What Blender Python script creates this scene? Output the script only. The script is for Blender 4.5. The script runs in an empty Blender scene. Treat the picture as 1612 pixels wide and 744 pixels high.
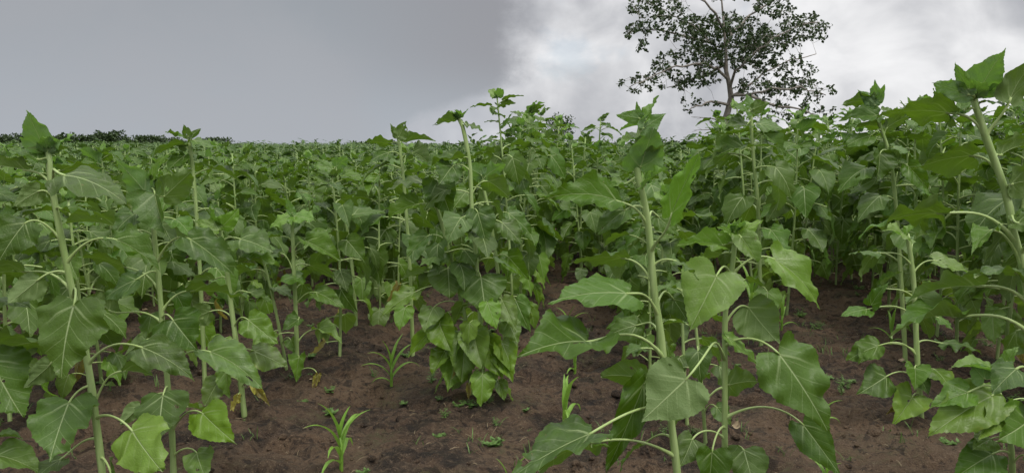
import bpy, math, random
import numpy as np
from mathutils import Vector, Matrix, noise
PI = math.pi
SC = bpy.context.scene
COL = SC.collection
rnd = random.Random(11)

# ------------------------------------------------------------------ camera
W0, H0, F = 1612.0, 744.0, 1195.0
CAMZ, PITCH = 1.35, math.atan((372 - 243) / 1195.0)
cam = bpy.data.cameras.new('camera'); camo = bpy.data.objects.new('camera', cam); COL.objects.link(camo)
cam.sensor_width = 36; cam.lens = 36 * F / W0; cam.clip_start = 0.05; cam.clip_end = 3000
camo.location = (0, 0, CAMZ); camo.rotation_euler = (PI / 2 - PITCH, 0, 0)
SC.camera = camo
cp, sp = math.cos(PITCH), math.sin(PITCH)
def ray(px, py):
    x = (px - W0 / 2) / F; v = -(py - H0 / 2) / F
    return Vector((x, cp + v * sp, -sp + v * cp))
def P(px, py, Y):
    """the world point seen at a pixel of the photograph, on the plane y = Y"""
    r = ray(px, py); return Vector((0, 0, CAMZ)) + r * (Y / r.y)

# ------------------------------------------------------------------ world and light
w = bpy.data.worlds.new('World'); SC.world = w; w.use_nodes = True
nt = w.node_tree; nt.nodes.clear()
def N(nt, t, **k):
    n = nt.nodes.new(t)
    for a, b in k.items():
        if a == 'inp':
            for i, v in b.items(): n.inputs[i].default_value = v
        else: setattr(n, a, b)
    return n
class G:
    """short-hand for building node graphs"""
    def __init__(s, nt): s.nt = nt
    def link(s, a, b): s.nt.links.new(a, b)
    def put(s, n, i, v):
        if hasattr(v, 'is_linked') or hasattr(v, 'links'): s.link(v, n.inputs[i])
        else: n.inputs[i].default_value = v
    def math(s, op, a, b=0.0, c=0.0, clamp=False):
        n = s.nt.nodes.new('ShaderNodeMath'); n.operation = op; n.use_clamp = clamp
        s.put(n, 0, a); s.put(n, 1, b); s.put(n, 2, c); return n.outputs[0]
    def ramp(s, v, a, b, c=0.0, d=1.0, smooth=True):
        n = s.nt.nodes.new('ShaderNodeMapRange'); n.interpolation_type = 'SMOOTHSTEP' if smooth else 'LINEAR'
        s.put(n, 0, v); s.put(n, 1, a); s.put(n, 2, b); s.put(n, 3, c); s.put(n, 4, d); return n.outputs[0]
    def mix(s, f, a, b, mode='MIX'):
        n = s.nt.nodes.new('ShaderNodeMix'); n.data_type = 'RGBA'; n.blend_type = mode
        s.put(n, 0, f); s.put(n, 6, a); s.put(n, 7, b); return n.outputs[2]
    def noise(s, vec, scale, detail=4, rough=0.55, dist=0.0):
        n = s.nt.nodes.new('ShaderNodeTexNoise')
        if vec is not None: s.link(vec, n.inputs['Vector'])
        n.inputs['Scale'].default_value = scale; n.inputs['Detail'].default_value = detail
        n.inputs['Roughness'].default_value = rough; n.inputs['Distortion'].default_value = dist
        return n.outputs[0]
g = G(nt)
SUN_EL, SUN_AZ = math.radians(62), math.radians(150)      # azimuth clockwise from +Y
tc = N(nt, 'ShaderNodeTexCoord'); sx = N(nt, 'ShaderNodeSeparateXYZ'); nt.links.new(tc.outputs['Generated'], sx.inputs[0])
X, Y_, Z = sx.outputs
az = g.math('ARCTAN2', X, Y_)
mp = N(nt, 'ShaderNodeMapping'); mp.inputs['Scale'].default_value = (1, 1, 1.35); nt.links.new(tc.outputs['Generated'], mp.inputs[0])
D = mp.outputs[0]
n_big = g.noise(D, 3.2, 5, .5, .3)
n_mid = g.noise(D, 9.0, 9, .52, .35)
n_edge = g.noise(D, 17.0, 9, .66)
n_soft = g.noise(D, 1.6, 3, .5)
# bright broken cloud
cl = g.math('ADD', g.math('MULTIPLY', n_big, .6), g.math('MULTIPLY', n_mid, .4))
cl = g.ramp(cl, .40, .64)
bright = g.mix(cl, (.40, .41, .44, 1), (.84, .84, .85, 1))
bright = g.mix(g.ramp(Z, .35, .75), bright, g.mix(cl, (1.8, 1.79, 1.75, 1), (2.5, 2.48, 2.4, 1)))
# blue gap
bd_ = ray(892, 92).normalized(); dp = nt.nodes.new('ShaderNodeVectorMath'); dp.operation = 'DISTANCE'; nt.links.new(tc.outputs['Generated'], dp.inputs[0]); dp.inputs[1].default_value = bd_
gap = g.math('MAXIMUM', g.math('MULTIPLY', g.ramp(g.math('ADD', dp.outputs['Value'], g.math('MULTIPLY', n_edge, .09)), .085, .05), .55), g.math('MULTIPLY', g.ramp(n_mid, .58, .68), g.ramp(n_big, .47, .40)))
# grey rain cloud on the left with a ragged right edge
edge = g.math('ADD', az, g.math('MULTIPLY', g.math('SUBTRACT', n_edge, .5), .085))
edge = g.math('ADD', edge, g.math('MULTIPLY', g.math('SUBTRACT', n_big, .5), .10))
low = g.ramp(Z, .10, .03, 0, .15)
m1 = g.ramp(g.math('ADD', edge, low), .030, -.030)
storm = g.mix(g.ramp(Z, .0, .22), (.375, .405, .445, 1), (.298, .322, .352, 1))
storm = g.mix(g.math('MULTIPLY', g.ramp(n_big, .40, .62), .40), storm, (.375, .38, .405, 1))
storm = g.mix(g.math('MULTIPLY', g.ramp(az, -.30, -.0), g.ramp(Z, .03, .14, 0, .8)), storm, (.285, .287, .310, 1))
m_far = g.ramp(g.math('ABSOLUTE', az), 1.9, 1.2)          # behind the viewer the sky is bright again
m1 = g.math('MULTIPLY', g.math('MULTIPLY', m1, m_far), g.ramp(Z, .62, .38))
under = g.mix(g.math('MULTIPLY', g.ramp(g.math('ADD', az, g.math('MULTIPLY', n_edge, .05)), .06, -.03), .55), bright, (.45, .475, .52, 1))
cloud = g.mix(m1, under, storm)
sky = N(nt, 'ShaderNodeTexSky', sky_type='NISHITA', sun_disc=False, sun_elevation=SUN_EL, sun_rotation=SUN_AZ)
b1 = N(nt, 'ShaderNodeBackground'); nt.links.new(sky.outputs[0], b1.inputs[0]); b1.inputs[1].default_value = .10
b2 = N(nt, 'ShaderNodeBackground'); nt.links.new(cloud, b2.inputs[0]); b2.inputs[1].default_value = 1.0
ms = N(nt, 'ShaderNodeMixShader'); wo = N(nt, 'ShaderNodeOutputWorld')
cover = g.math('SUBTRACT', 1.0, g.math('MULTIPLY', g.math('MULTIPLY', gap, .6), g.math('SUBTRACT', 1.0, m1)))
nt.links.new(cover, ms.inputs[0]); nt.links.new(b1.outputs[0], ms.inputs[1]); nt.links.new(b2.outputs[0], ms.inputs[2]); nt.links.new(ms.outputs[0], wo.inputs[0])
sun = bpy.data.lights.new('sun', 'SUN'); sun.energy = 1.5; sun.angle = math.radians(13); sun.color = (1, .95, .87)
suno = bpy.data.objects.new('sun', sun); COL.objects.link(suno)
sd = Vector((math.sin(SUN_AZ) * math.cos(SUN_EL), math.cos(SUN_AZ) * math.cos(SUN_EL), math.sin(SUN_EL)))
suno.rotation_euler = sd.to_track_quat('Z', 'Y').to_euler()
SC.view_settings.view_transform = 'Standard'; SC.view_settings.look = 'None'; SC.view_settings.gamma = 1
SC.view_settings.exposure = 0.14; SC.view_settings.use_curve_mapping = False
SC.render.engine = 'CYCLES'
SC.cycles.max_bounces = 6; SC.cycles.diffuse_bounces = 3; SC.cycles.glossy_bounces = 2; SC.cycles.transmission_bounces = 4
SC.cycles.transparent_max_bounces = 4

# ------------------------------------------------------------------ materials
def mat(name):
    m = bpy.data.materials.new(name); m.use_nodes = True; m.node_tree.nodes.clear(); return m, G(m.node_tree)
def leaf_mat(name, top, under, trans, yellow=0.0, rough=.42, tfac=.30, veins=True, spec=.5, far=False):
    m, g = mat(name); nt = m.node_tree
    uv = N(nt, 'ShaderNodeUVMap'); s = N(nt, 'ShaderNodeSeparateXYZ'); g.link(uv.outputs[0], s.inputs[0])
    u, v = s.outputs[0], s.outputs[1]
    au = g.math('ABSOLUTE', u)
    geo = N(nt, 'ShaderNodeNewGeometry'); back = geo.outputs['Backfacing']
    oi = N(nt, 'ShaderNodeObjectInfo'); r = oi.outputs['Random']
    if far:
        vr = N(nt, 'ShaderNodeTexVoronoi', feature='F1'); g.link(geo.outputs['Position'], vr.inputs['Vector']); vr.inputs['Scale'].default_value = 7; sc_ = N(nt, 'ShaderNodeSeparateColor'); g.link(vr.outputs['Color'], sc_.inputs[0]); r = sc_.outputs[0]
    tco = N(nt, 'ShaderNodeTexCoord')
    big = g.noise(geo.outputs['Position'], 1.7, 2, .5)
    n1 = g.noise(tco.outputs['Object'], 26, 4, .6)
    # veins: midrib and side veins leaving it at an angle
    mid = g.ramp(au, g.math('ADD', g.math('MULTIPLY', g.math('SUBTRACT', 1.0, v), .017), .008), .0)
    wv = g.math('ADD', g.math('MULTIPLY', g.math('SUBTRACT', v, g.math('MULTIPLY', g.math('POWER', au, .8), .80)), 4.6), .42)
    wv = g.math('ADD', wv, g.math('MULTIPLY', g.math('SIGN', u), .13))
    fr = g.math('ABSOLUTE', g.math('SUBTRACT', g.math('FRACT', wv), .5))
    lat = g.ramp(g.math('ABSOLUTE', g.math('SUBTRACT', g.math('SUBTRACT', v, g.math('MULTIPLY', g.math('POWER', au, 1.15), .95)), .02)), .030, .006)
    side = g.math('MULTIPLY', g.math('MAXIMUM', g.math('MULTIPLY', g.ramp(fr, .05, .01), .55), lat), g.ramp(au, .44, .10))
    cell = g.ramp(fr, .0, .5)
    fine = N(nt, 'ShaderNodeTexVoronoi', feature='DISTANCE_TO_EDGE'); g.link(uv.outputs[0], fine.inputs['Vector']); fine.inputs['Scale'].default_value = 17
    vmask = g.math('MAXIMUM', mid, g.math('MULTIPLY', side, .55))
    hv = N(nt, 'ShaderNodeHueSaturation'); hv.inputs['Color'].default_value = top
    g.link(g.math('ADD', .487, g.math('MULTIPLY', r, .022)), hv.inputs['Hue'])
    g.link(g.math('ADD', .56, g.math('ADD', g.math('MULTIPLY', g.math('FRACT', g.math('MULTIPLY', r, 7.3)), .62), g.math('MULTIPLY', big, .25))), hv.inputs['Value'])
    g.link(g.math('ADD', .88, g.math('MULTIPLY', g.math('FRACT', g.math('MULTIPLY', r, 3.1)), .22)), hv.inputs['Saturation'])
    topc = g.mix(g.math('MULTIPLY', g.ramp(n1, .35, .7), .30), hv.outputs[0], tuple(c * 1.6 for c in top[:3]) + (1,))
    col = g.mix(back, topc, under)
    col = g.mix(g.math('MULTIPLY', vmask, .9), col, (.40, .50, .24, 1))
    # yellowing from the edge, small holes of brown
    yl = g.math('ADD', g.math('MULTIPLY', au, 1.3), g.math('MULTIPLY', g.math('SUBTRACT', n1, .5), 2.0))
    yl = g.math('MULTIPLY', g.ramp(yl, .75 - yellow, 1.25 - yellow), min(1, .15 + yellow * 1.6))
    col = g.mix(yl, col, (.30, .29, .05, 1))
    spt = g.ramp(g.noise(tco.outputs['Object'], 70, 2, .5), .73, .79)
    col = g.mix(g.math('MULTIPLY', spt, .6), col, (.20, .15, .07, 1))
    bs = N(nt, 'ShaderNodeBsdfPrincipled'); g.link(col, bs.inputs['Base Color'])
    g.link(g.math('ADD', g.math('MULTIPLY', n1, .22), g.math('ADD', g.math('MULTIPLY', back, .18), rough - .10)), bs.inputs['Roughness'])
    bs.inputs['Specular IOR Level'].default_value = spec
    bp = N(nt, 'ShaderNodeBump'); bp.inputs['Strength'].default_value = .55; bp.inputs['Distance'].default_value = .0035
    h = g.math('ADD', g.math('MULTIPLY', cell, .28), g.math('MULTIPLY', n1, .9))
    h = g.math('ADD', h, g.math('MULTIPLY', g.ramp(fine.outputs['Distance'], 0, .25), .18))
    h = g.math('SUBTRACT', h, g.math('MULTIPLY', mid, .8))
    g.link(h, bp.inputs['Height']); g.link(bp.outputs[0], bs.inputs['Normal'])
    tr = N(nt, 'ShaderNodeBsdfTranslucent'); g.link(g.mix(g.math('MULTIPLY', vmask, .4), g.mix(yl, trans, (.45, .40, .05, 1)), (.30, .42, .10, 1)), tr.inputs[0])
    g.link(bp.outputs[0], tr.inputs['Normal'])
    mx = N(nt, 'ShaderNodeMixShader'); mx.inputs[0].default_value = tfac; g.link(bs.outputs[0], mx.inputs[1]); g.link(tr.outputs[0], mx.inputs[2])
    o = N(nt, 'ShaderNodeOutputMaterial'); g.link(mx.outputs[0], o.inputs[0]); return m
def plain_mat(name, a, b, scale=30, rough=.6, bump=.3, dist=.003, spec=.4, stretch=None, trans=0):
    m, g = mat(name); nt = m.node_tree
    tco = N(nt, 'ShaderNodeTexCoord'); vec = tco.outputs['Object']
    if stretch:
        mpn = N(nt, 'ShaderNodeMapping'); mpn.inputs['Scale'].default_value = stretch; g.link(vec, mpn.inputs[0]); vec = mpn.outputs[0]
    n = g.noise(vec, scale, 5, .6)
    bs = N(nt, 'ShaderNodeBsdfPrincipled'); g.link(g.mix(g.ramp(n, .3, .7), a, b), bs.inputs['Base Color'])
    bs.inputs['Roughness'].default_value = rough; bs.inputs['Specular IOR Level'].default_value = spec
    bp = N(nt, 'ShaderNodeBump'); bp.inputs['Strength'].default_value = bump; bp.inputs['Distance'].default_value = dist
    g.link(n, bp.inputs['Height']); g.link(bp.outputs[0], bs.inputs['Normal'])
    o = N(nt, 'ShaderNodeOutputMaterial'); out = bs.outputs[0]
    if trans:
        tr = N(nt, 'ShaderNodeBsdfTranslucent'); tr.inputs[0].default_value = b
        mx = N(nt, 'ShaderNodeMixShader'); mx.inputs[0].default_value = trans; g.link(out, mx.inputs[1]); g.link(tr.outputs[0], mx.inputs[2]); out = mx.outputs[0]
    g.link(out, o.inputs[0]); return m
M_LEAF = leaf_mat('sunflower_leaf', (.060, .122, .014, 1), (.140, .210, .070, 1), (.13, .25, .010, 1), rough=.43, tfac=.28, spec=.32)
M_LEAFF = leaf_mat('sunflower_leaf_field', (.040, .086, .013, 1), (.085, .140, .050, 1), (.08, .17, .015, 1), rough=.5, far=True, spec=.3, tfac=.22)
M_YOUNG = leaf_mat('sunflower_leaf_young', (.115, .215, .026, 1), (.15, .25, .095, 1), (.19, .38, .04, 1), tfac=.34)
M_OLD = leaf_mat('sunflower_leaf_old', (.110, .205, .022, 1), (.16, .24, .065, 1), (.20, .34, .025, 1), yellow=.14, tfac=.34)
M_DRY = leaf_mat('sunflower_leaf_yellow', (.22, .19, .05, 1), (.25, .21, .08, 1), (.4, .30, .04, 1), yellow=.6)
M_STEM = plain_mat('sunflower_stem', (.22, .32, .095, 1), (.34, .45, .18, 1), 9, .55, .5, .003, .4, (6, 6, .6))
M_PET = plain_mat('sunflower_petiole', (.28, .38, .12, 1), (.38, .49, .20, 1), 12, .5, .2, .002)
M_BUD = plain_mat('sunflower_bud', (.05, .12, .03, 1), (.12, .22, .06, 1), 40, .55, .4, .002, .4, None, .15)
M_MAIZE = plain_mat('maize_leaf', (.14, .29, .03, 1), (.24, .42, .06, 1), 20, .45, .3, .002, .5, (8, 8, 1), .35)
M_WEED = plain_mat('weed_leaf', (.07, .14, .03, 1), (.14, .24, .06, 1), 30, .5, .3, .002, .4, None, .25)
M_BARK = plain_mat('bark', (.16, .14, .12, 1), (.34, .31, .28, 1), 7, .85, .8, .03, .2, (1, 1, .35))
M_TREE = plain_mat('tree_foliage', (.022, .045, .012, 1), (.05, .085, .022, 1), 2.5, .55, .1, .01, .35, None, .2)
M_BUSH = plain_mat('bush_foliage', (.035, .06, .022, 1), (.07, .10, .035, 1), .8, .7, .1, .01, .25, None, .2)
M_STRAW = plain_mat('dry_straw', (.16, .12, .07, 1), (.30, .24, .15, 1), 25, .8)
# soil
M_SOIL, g = mat('wet_brown_soil'); nt = M_SOIL.node_tree
tco = N(nt, 'ShaderNodeTexCoord'); V = tco.outputs['Object']
a = g.noise(V, .9, 5, .6, .4); b = g.noise(V, 4.5, 8, .62, .2); c = g.noise(V, 34, 6, .7); d = g.noise(V, 150, 3, .7)
c0 = g.mix(g.ramp(b, .38, .58), (.026, .0165, .010, 1), (.100, .063, .040, 1))
c0 = g.mix(g.math('MULTIPLY', g.ramp(a, .47, .60), .75), c0, (.172, .112, .068, 1))
c0 = g.mix(g.math('MULTIPLY', g.ramp(c, .50, .68), .6), c0, (.205, .145, .092, 1))
c0 = g.mix(g.math('MULTIPLY', g.ramp(c, .46, .34), .8), c0, (.022, .014, .010, 1))
c0 = g.mix(g.math('MULTIPLY', g.ramp(d, .57, .70), .65), c0, (.36, .27, .18, 1))
moss = g.math('MULTIPLY', g.ramp(g.noise(V, 2.3, 4, .6), .52, .66), g.ramp(c, .42, .6))
c0 = g.mix(g.math('MULTIPLY', moss, .6), c0, (.065, .080, .03, 1))
crk = g.ramp(g.noise(V, 9, 6, .62, 1.4), .46, .38)
c0 = g.mix(g.math('MULTIPLY', crk, .7), c0, (.016, .011, .008, 1))
bs = N(nt, 'ShaderNodeBsdfPrincipled'); g.link(c0, bs.inputs['Base Color'])
g.link(g.ramp(b, .3, .65, .58, .92), bs.inputs['Roughness']); bs.inputs['Specular IOR Level'].default_value = .3
bp = N(nt, 'ShaderNodeBump'); bp.inputs['Strength'].default_value = 1.0; bp.inputs['Distance'].default_value = .06
vo = N(nt, 'ShaderNodeTexVoronoi', feature='F1'); g.link(V, vo.inputs['Vector']); vo.inputs['Scale'].default_value = 42
h = g.math('ADD', g.math('MULTIPLY', c, .9), g.math('MULTIPLY', d, .4)); h = g.math('ADD', h, g.math('MULTIPLY', b, 1.3))
h = g.math('ADD', h, g.math('MULTIPLY', g.ramp(vo.outputs['Distance'], .55, .1), g.ramp(g.noise(V, 6, 3), .5, .65, 0, .5)))
g.link(h, bp.inputs['Height']); g.link(bp.outputs[0], bs.inputs['Normal'])
o = N(nt, 'ShaderNodeOutputMaterial'); g.link(bs.outputs[0], o.inputs[0])

# ------------------------------------------------------------------ mesh helpers
class MB:
    def __init__(s): s.v = []; s.f = []; s.uv = []; s.mi = []; s.n = 0
    def add(s, v, f, uv=None, mi=0):
        v = np.asarray(v, float); s.v.append(v)
        s.f += [tuple(i + s.n for i in q) for q in f]; s.mi += [mi] * len(f)
        s.uv.append(np.zeros((len(v), 2)) if uv is None else np.asarray(uv, float)); s.n += len(v); return s
    def mesh(s, name, mats, smooth=True):
        me = bpy.data.meshes.new(name); V = np.concatenate(s.v); U = np.concatenate(s.uv)
        me.from_pydata(V.tolist(), [], s.f)
        for m in (mats if isinstance(mats, (list, tuple)) else [mats]): me.materials.append(m)
        li = np.zeros(len(me.loops), dtype=np.int32); me.loops.foreach_get('vertex_index', li)
        ul = me.uv_layers.new(name='UVMap'); ul.data.foreach_set('uv', U[li].ravel())
        me.polygons.foreach_set('material_index', s.mi)
        me.polygons.foreach_set('use_smooth', [smooth] * len(me.polygons)); me.update(); return me
def link(name, me, parent=None, loc=(0, 0, 0)):
    o = bpy.data.objects.new(name, me); COL.objects.link(o); o.location = loc
    if parent is not None: o.parent = parent
    return o
def tag(o, label=None, cat=None, group=None, kind=None):
    for k, v in (('label', label), ('category', cat), ('group', group), ('kind', kind)):
        if v: o[k] = v
    return o
def thing(name, loc, label, cat, group=None):
    return tag(link(name, None, None, loc), label, cat, group)
def tube(mb, pts, rad, n=7, mi=0, ridge=0.0, cap=True):
    pts = [np.array(p, float) for p in pts]; K = len(pts); vs = []; up = None
    for i, p in enumerate(pts):
        t = pts[min(i + 1, K - 1)] - pts[max(i - 1, 0)]; t = t / (np.linalg.norm(t) + 1e-9)
        if up is None:
            up = np.array((0, 1, 0.)) if abs(t[1]) < .9 else np.array((1., 0, 0))
        a = np.cross(up, t); a /= np.linalg.norm(a) + 1e-9; b = np.cross(t, a); up = b
        for k in range(n):
            th = 2 * PI * k / n; r = rad[i] * (1 + ridge * (k % 2))
            vs.append(p + a * math.cos(th) * r + b * math.sin(th) * r)
    fs = [(i * n + k, i * n + (k + 1) % n, (i + 1) * n + (k + 1) % n, (i + 1) * n + k) for i in range(K - 1) for k in range(n)]
    if cap: fs.append(tuple((K - 1) * n + k for k in range(n)))
    return mb.add(vs, fs, None, mi)
def bez(a, b, c, d, n):
    out = []
    for i in range(n):
        t = i / (n - 1); s = 1 - t
        out.append(a * s ** 3 + b * 3 * s * s * t + c * 3 * s * t * t + d * t ** 3)
    return out
CT = np.array([(0, 0), (.07, -.065), (.20, -.115), (.34, -.08), (.45, .03), (.5, .17), (.485, .33), (.40, .50), (.275, .67), (.14, .83), (.05, .94), (0, 1)])
def outline(M, serr, r):
    t = np.linspace(0, len(CT) - 1, M); i = np.clip(t.astype(int), 0, len(CT) - 2); fr = (t - i)[:, None]
    # catmull-rom
    p = lambda k: CT[np.clip(k, 0, len(CT) - 1)]
    p0, p1, p2, p3 = p(i - 1), p(i), p(i + 1), p(i + 2)
    q = .5 * (2 * p1 + (p2 - p0) * fr + (2 * p0 - 5 * p1 + 4 * p2 - p3) * fr ** 2 + (3 * p1 - p0 - 3 * p2 + p3) * fr ** 3)
    q[:, 0] = np.maximum(q[:, 0], 0)
    sc = np.ones(M)
    sc[2:-2] += np.array([serr * (1 if k % 2 else -.6) * r.uniform(.5, 1.4) for k in range(M - 4)])
    o1, o2 = r.uniform(0, 6.28), r.uniform(0, 6.28); tt = np.linspace(0, 1, M)
    sc *= 1 + .055 * np.sin(tt * 9 + o1) + .03 * np.sin(tt * 17 + o2)
    c = np.array((0, .25)); q = c + (q - c) * sc[:, None]; q[0] = (0, 0); q[-1] = (0, 1)
    return q
PK = .085
def blade(r, M=18, S=4, width=.85, fold=.25, droop=.6, wave=.04, curl=.3, twist=0., serr=.018, asym=0.):
    """a heart shaped leaf blade: base at the origin, tip along +y, upper face +z; returns verts, faces, uv, tip"""
    ss = np.linspace(0, 1, S + 1); V = []; U = []; Fc = []; base = 0
    k1, k2 = r.uniform(2.2, 3.6), r.uniform(4.5, 7)
    for sd in (1, -1):
        q = outline(M, serr, r); ph, ph2 = r.uniform(0, 6.28), r.uniform(0, 6.28)
        ysp = np.clip(q[:, 1] - .42 * (q[:, 0] / .5) ** 1.1, 0, 1)
        wv = wave * r.uniform(.7, 1.3); fd = fold * (1 + asym * sd)
        for s_ in ss:
            x = q[:, 0] * s_; y = ysp + (q[:, 1] - ysp) * s_
            flat = np.stack([x * sd, y], 1)
            X = x * width * math.cos(fd); Zv = x * width * math.sin(fd)
            Zv = Zv - curl * .35 * (x / .5) ** 2 * width * .5
            Zv = Zv + wv * s_ ** 2 * (np.sin(2 * PI * k1 * y / 1.2 + ph) + .5 * np.sin(2 * PI * k2 * y / 1.2 + ph2)) * np.clip(x * 5, 0, 1)
            if M >= 18: Zv = Zv + PK * s_ * np.array([noise.noise((a_ * 5 + k1 * 9, b_ * 5, sd * 3 + k2)) for a_, b_ in zip(x, y)])
            th = droop * np.clip(y, -.1, 1)
            cy = np.where(abs(droop) < 1e-3, y, np.sin(droop * y) / (droop + 1e-9)); cz = np.where(abs(droop) < 1e-3, 0, -(1 - np.cos(droop * y)) / (droop + 1e-9))
            X2 = X * sd
            tw = twist * y; Xr = X2 * np.cos(tw) - Zv * np.sin(tw); Zr = X2 * np.sin(tw) + Zv * np.cos(tw)
            V.append(np.stack([Xr, cy + Zr * np.sin(th), cz + Zr * np.cos(th)], 1)); U.append(flat)
        for a in range(S):
            for b in range(M - 1):
                i = base + a * M + b; q4 = (i, i + M, i + M + 1, i + 1)
                Fc.append(q4 if sd > 0 else q4[::-1])
        base += (S + 1) * M
    dr = droop if abs(droop) > 1e-3 else 1e-3
    tip = np.array((0, math.sin(dr) / dr, -(1 - math.cos(dr)) / dr))
    UU = np.concatenate(U)
    if M >= 18:
        hl = [(r.uniform(-.5, .5), r.uniform(.0, .9), r.uniform(.012, .045)) for _ in range(r.choice((0, 0, 0, 1, 2, 3)))]
        if hl:
            cc = np.array([UU[list(f)].mean(0) for f in Fc]); keep = np.ones(len(Fc), bool)
            for (hx, hy, hr) in hl: keep &= ((cc[:, 0] - hx) ** 2 + (cc[:, 1] - hy) ** 2) > hr * hr
            Fc = [f for f, k_ in zip(Fc, keep) if k_]
    return np.concatenate(V), Fc, UU, tip
def frame(ydir, nhint):
    y = Vector(ydir).normalized(); n = Vector(nhint); n = n - y * n.dot(y)
    if n.length < 1e-4: n = Vector((0, -1, .3)) - y * Vector((0, -1, .3)).dot(y)
    n.normalize(); x = y.cross(n); return np.array(Matrix((x, y, n)).transposed())

# ------------------------------------------------------------------ ground
RD = .1205                                   # rows run this much to the right per metre away
ROW0, ROWS = -.71, 1.08
def lift(x, y):
    if y < 7: return 0.
    e = min(y, 120.) - 7; s = .0112 - .004 * max(-1, min(1, x / 30.))
    return s * e * min(1, e / 6) + .14 * min(1, e / 20) * noise.noise((x * .06, y * .045, 2))
def soil(x, y, fine=True):
    z = lift(x, y)
    u = (x - RD * y - ROW0) / ROWS
    if y < 40:
        z += .022 * math.cos(2 * PI * u) * (1 if y < 20 else (40 - y) / 20)
        z += .055 * noise.noise((x * .9, y * .9, 3))
    if fine and y < 14 and abs(x) < 12:
        z += .050 * noise.fractal((x * 2.4, y * 2.6, 0), .9, 2.1, 4) * .6
        r_ = noise.noise((x * 3.1, y * 5.2, 9)); z -= .16 * max(0, r_ - .20); r2 = noise.noise((x * 6.3, y * 9.2, 19)); z -= .07 * max(0, r2 - .25)
        z += .045 * abs(noise.noise((x * 8.3, y * 8.3, 5))) + .024 * noise.noise((x * 19, y * 19, 7)) 
    return z
def axis(a, b, st, far0, far1, gr):
    c = list(np.arange(a, b, st)); s = st; v = c[-1]
    while v < far1: s *= gr; v += s; c.append(v)
    s = st; v = c[0]
    while v > far0: s *= gr; v -= s; c.insert(0, v)
    return c
xs = axis(-4.2, 4.6, .028, -700, 700, 1.09); ys = axis(2.2, 8.5, .028, -60, 1400, 1.06)
vs = [(x, y, soil(x, y)) for y in ys for x in xs]; nx = len(xs)
fs = [(j * nx + i, j * nx + i + 1, (j + 1) * nx + i + 1, (j + 1) * nx + i) for j in range(len(ys) - 1) for i in range(nx - 1)]
gm = MB(); gm.add(vs, fs)
ground = tag(link('ground', gm.mesh('ground', M_SOIL)), 'dark brown damp bare soil of the field', None, None, 'structure')

# ------------------------------------------------------------------ leaf library for the generic plants
# local frame of a leaf object: origin at the stem, +X outwards, +Z up
def make_lib(kind, r, hi=True, dry=False):
    M, S = (20, 4) if hi else (9, 2)
    if kind == 'top':   pl, pa, bp_, dr, wd, fo = r.uniform(.12, .3), r.uniform(.3, 1.0), r.uniform(.0, 1.0), r.uniform(.2, .9), r.uniform(.6, .82), r.uniform(.1, .45)
    elif kind == 'high': pl, pa, bp_, dr, wd, fo = r.uniform(.45, .65), r.uniform(.55, .95), r.uniform(-.35, .35), r.uniform(.4, 1.1), r.uniform(.6, .8), r.uniform(.1, .5)
    elif kind == 'mid': pl, pa, bp_, dr, wd, fo = r.uniform(.6, .85), r.uniform(.3, .75), r.uniform(-.95, -.25), r.uniform(.3, .9), r.uniform(.75, .95), r.uniform(.0, .4)
    else:               pl, pa, bp_, dr, wd, fo = r.uniform(.7, .95), r.uniform(.1, .5), r.uniform(-1.45, -.9), r.uniform(.0, .5), r.uniform(.8, .98), r.uniform(-.1, .3)
    if kind == 'low' and dry: pl, pa, bp_, dr, wd, fo = .55, -.3, -1.3, -.9, .5, .9
    yw = r.uniform(-.25, .25)
    S0 = Vector((0, 0, 0)); endx = pl * math.cos(pa * .6); endz = pl * (math.sin(pa) * .62 - (.12 if kind in ('mid', 'low') else 0))
    B = Vector((endx, yw * pl * .6, endz)); bd = Vector((math.cos(bp_), yw, math.sin(bp_))).normalized()
    c = bez(S0, S0 + Vector((math.cos(pa), 0, math.sin(pa))) * pl * .5, B - (bd * .5 + Vector((.5, 0, .3))).normalized() * pl * .3, B, 9 if hi else 4)
    v, f, uv, tip = blade(r, M, S, wd, fo, dr, r.uniform(.02, .065), r.uniform(.0, .7), r.uniform(-.6, .6), .028 if hi else 0, r.uniform(-.6, .6))
    nh = Vector((-math.sin(bp_), r.uniform(-.4, .4), math.cos(bp_))); R = frame(bd, nh)
    v = v @ R.T + np.array(B)
    pr = .026
    return v, f, uv, c, pr
LIB = {}
lr = random.Random(5)
KM = {'top': M_YOUNG, 'high': M_LEAF, 'mid': M_LEAF, 'low': M_OLD}
for kind, cnt in (('top', 6), ('high', 12), ('mid', 15), ('low', 9)):
    L = []
    for k in range(cnt):
        v, f, uv, c, pr = make_lib(kind, lr, True, kind == 'low' and k == 0)
        m = MB().add(v, f, uv)
        mp_ = MB(); tube(mp_, c, np.linspace(pr, pr * .7, len(c)), 6)
        both = MB().add(v, f, uv, 0); tube(both, c, np.linspace(pr, pr * .7, len(c)), 5, 1)
        mt = KM[kind]
        if kind == 'top' and k % 2: mt = M_LEAF
        if kind == 'low' and k == 0: mt = M_DRY
        L.append((m.mesh('leaf_' + kind, mt), mp_.mesh('petiole_' + kind, M_PET), both.mesh('leaf_petiole_' + kind, [mt, M_PET])))
    LIB[kind] = L
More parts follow.
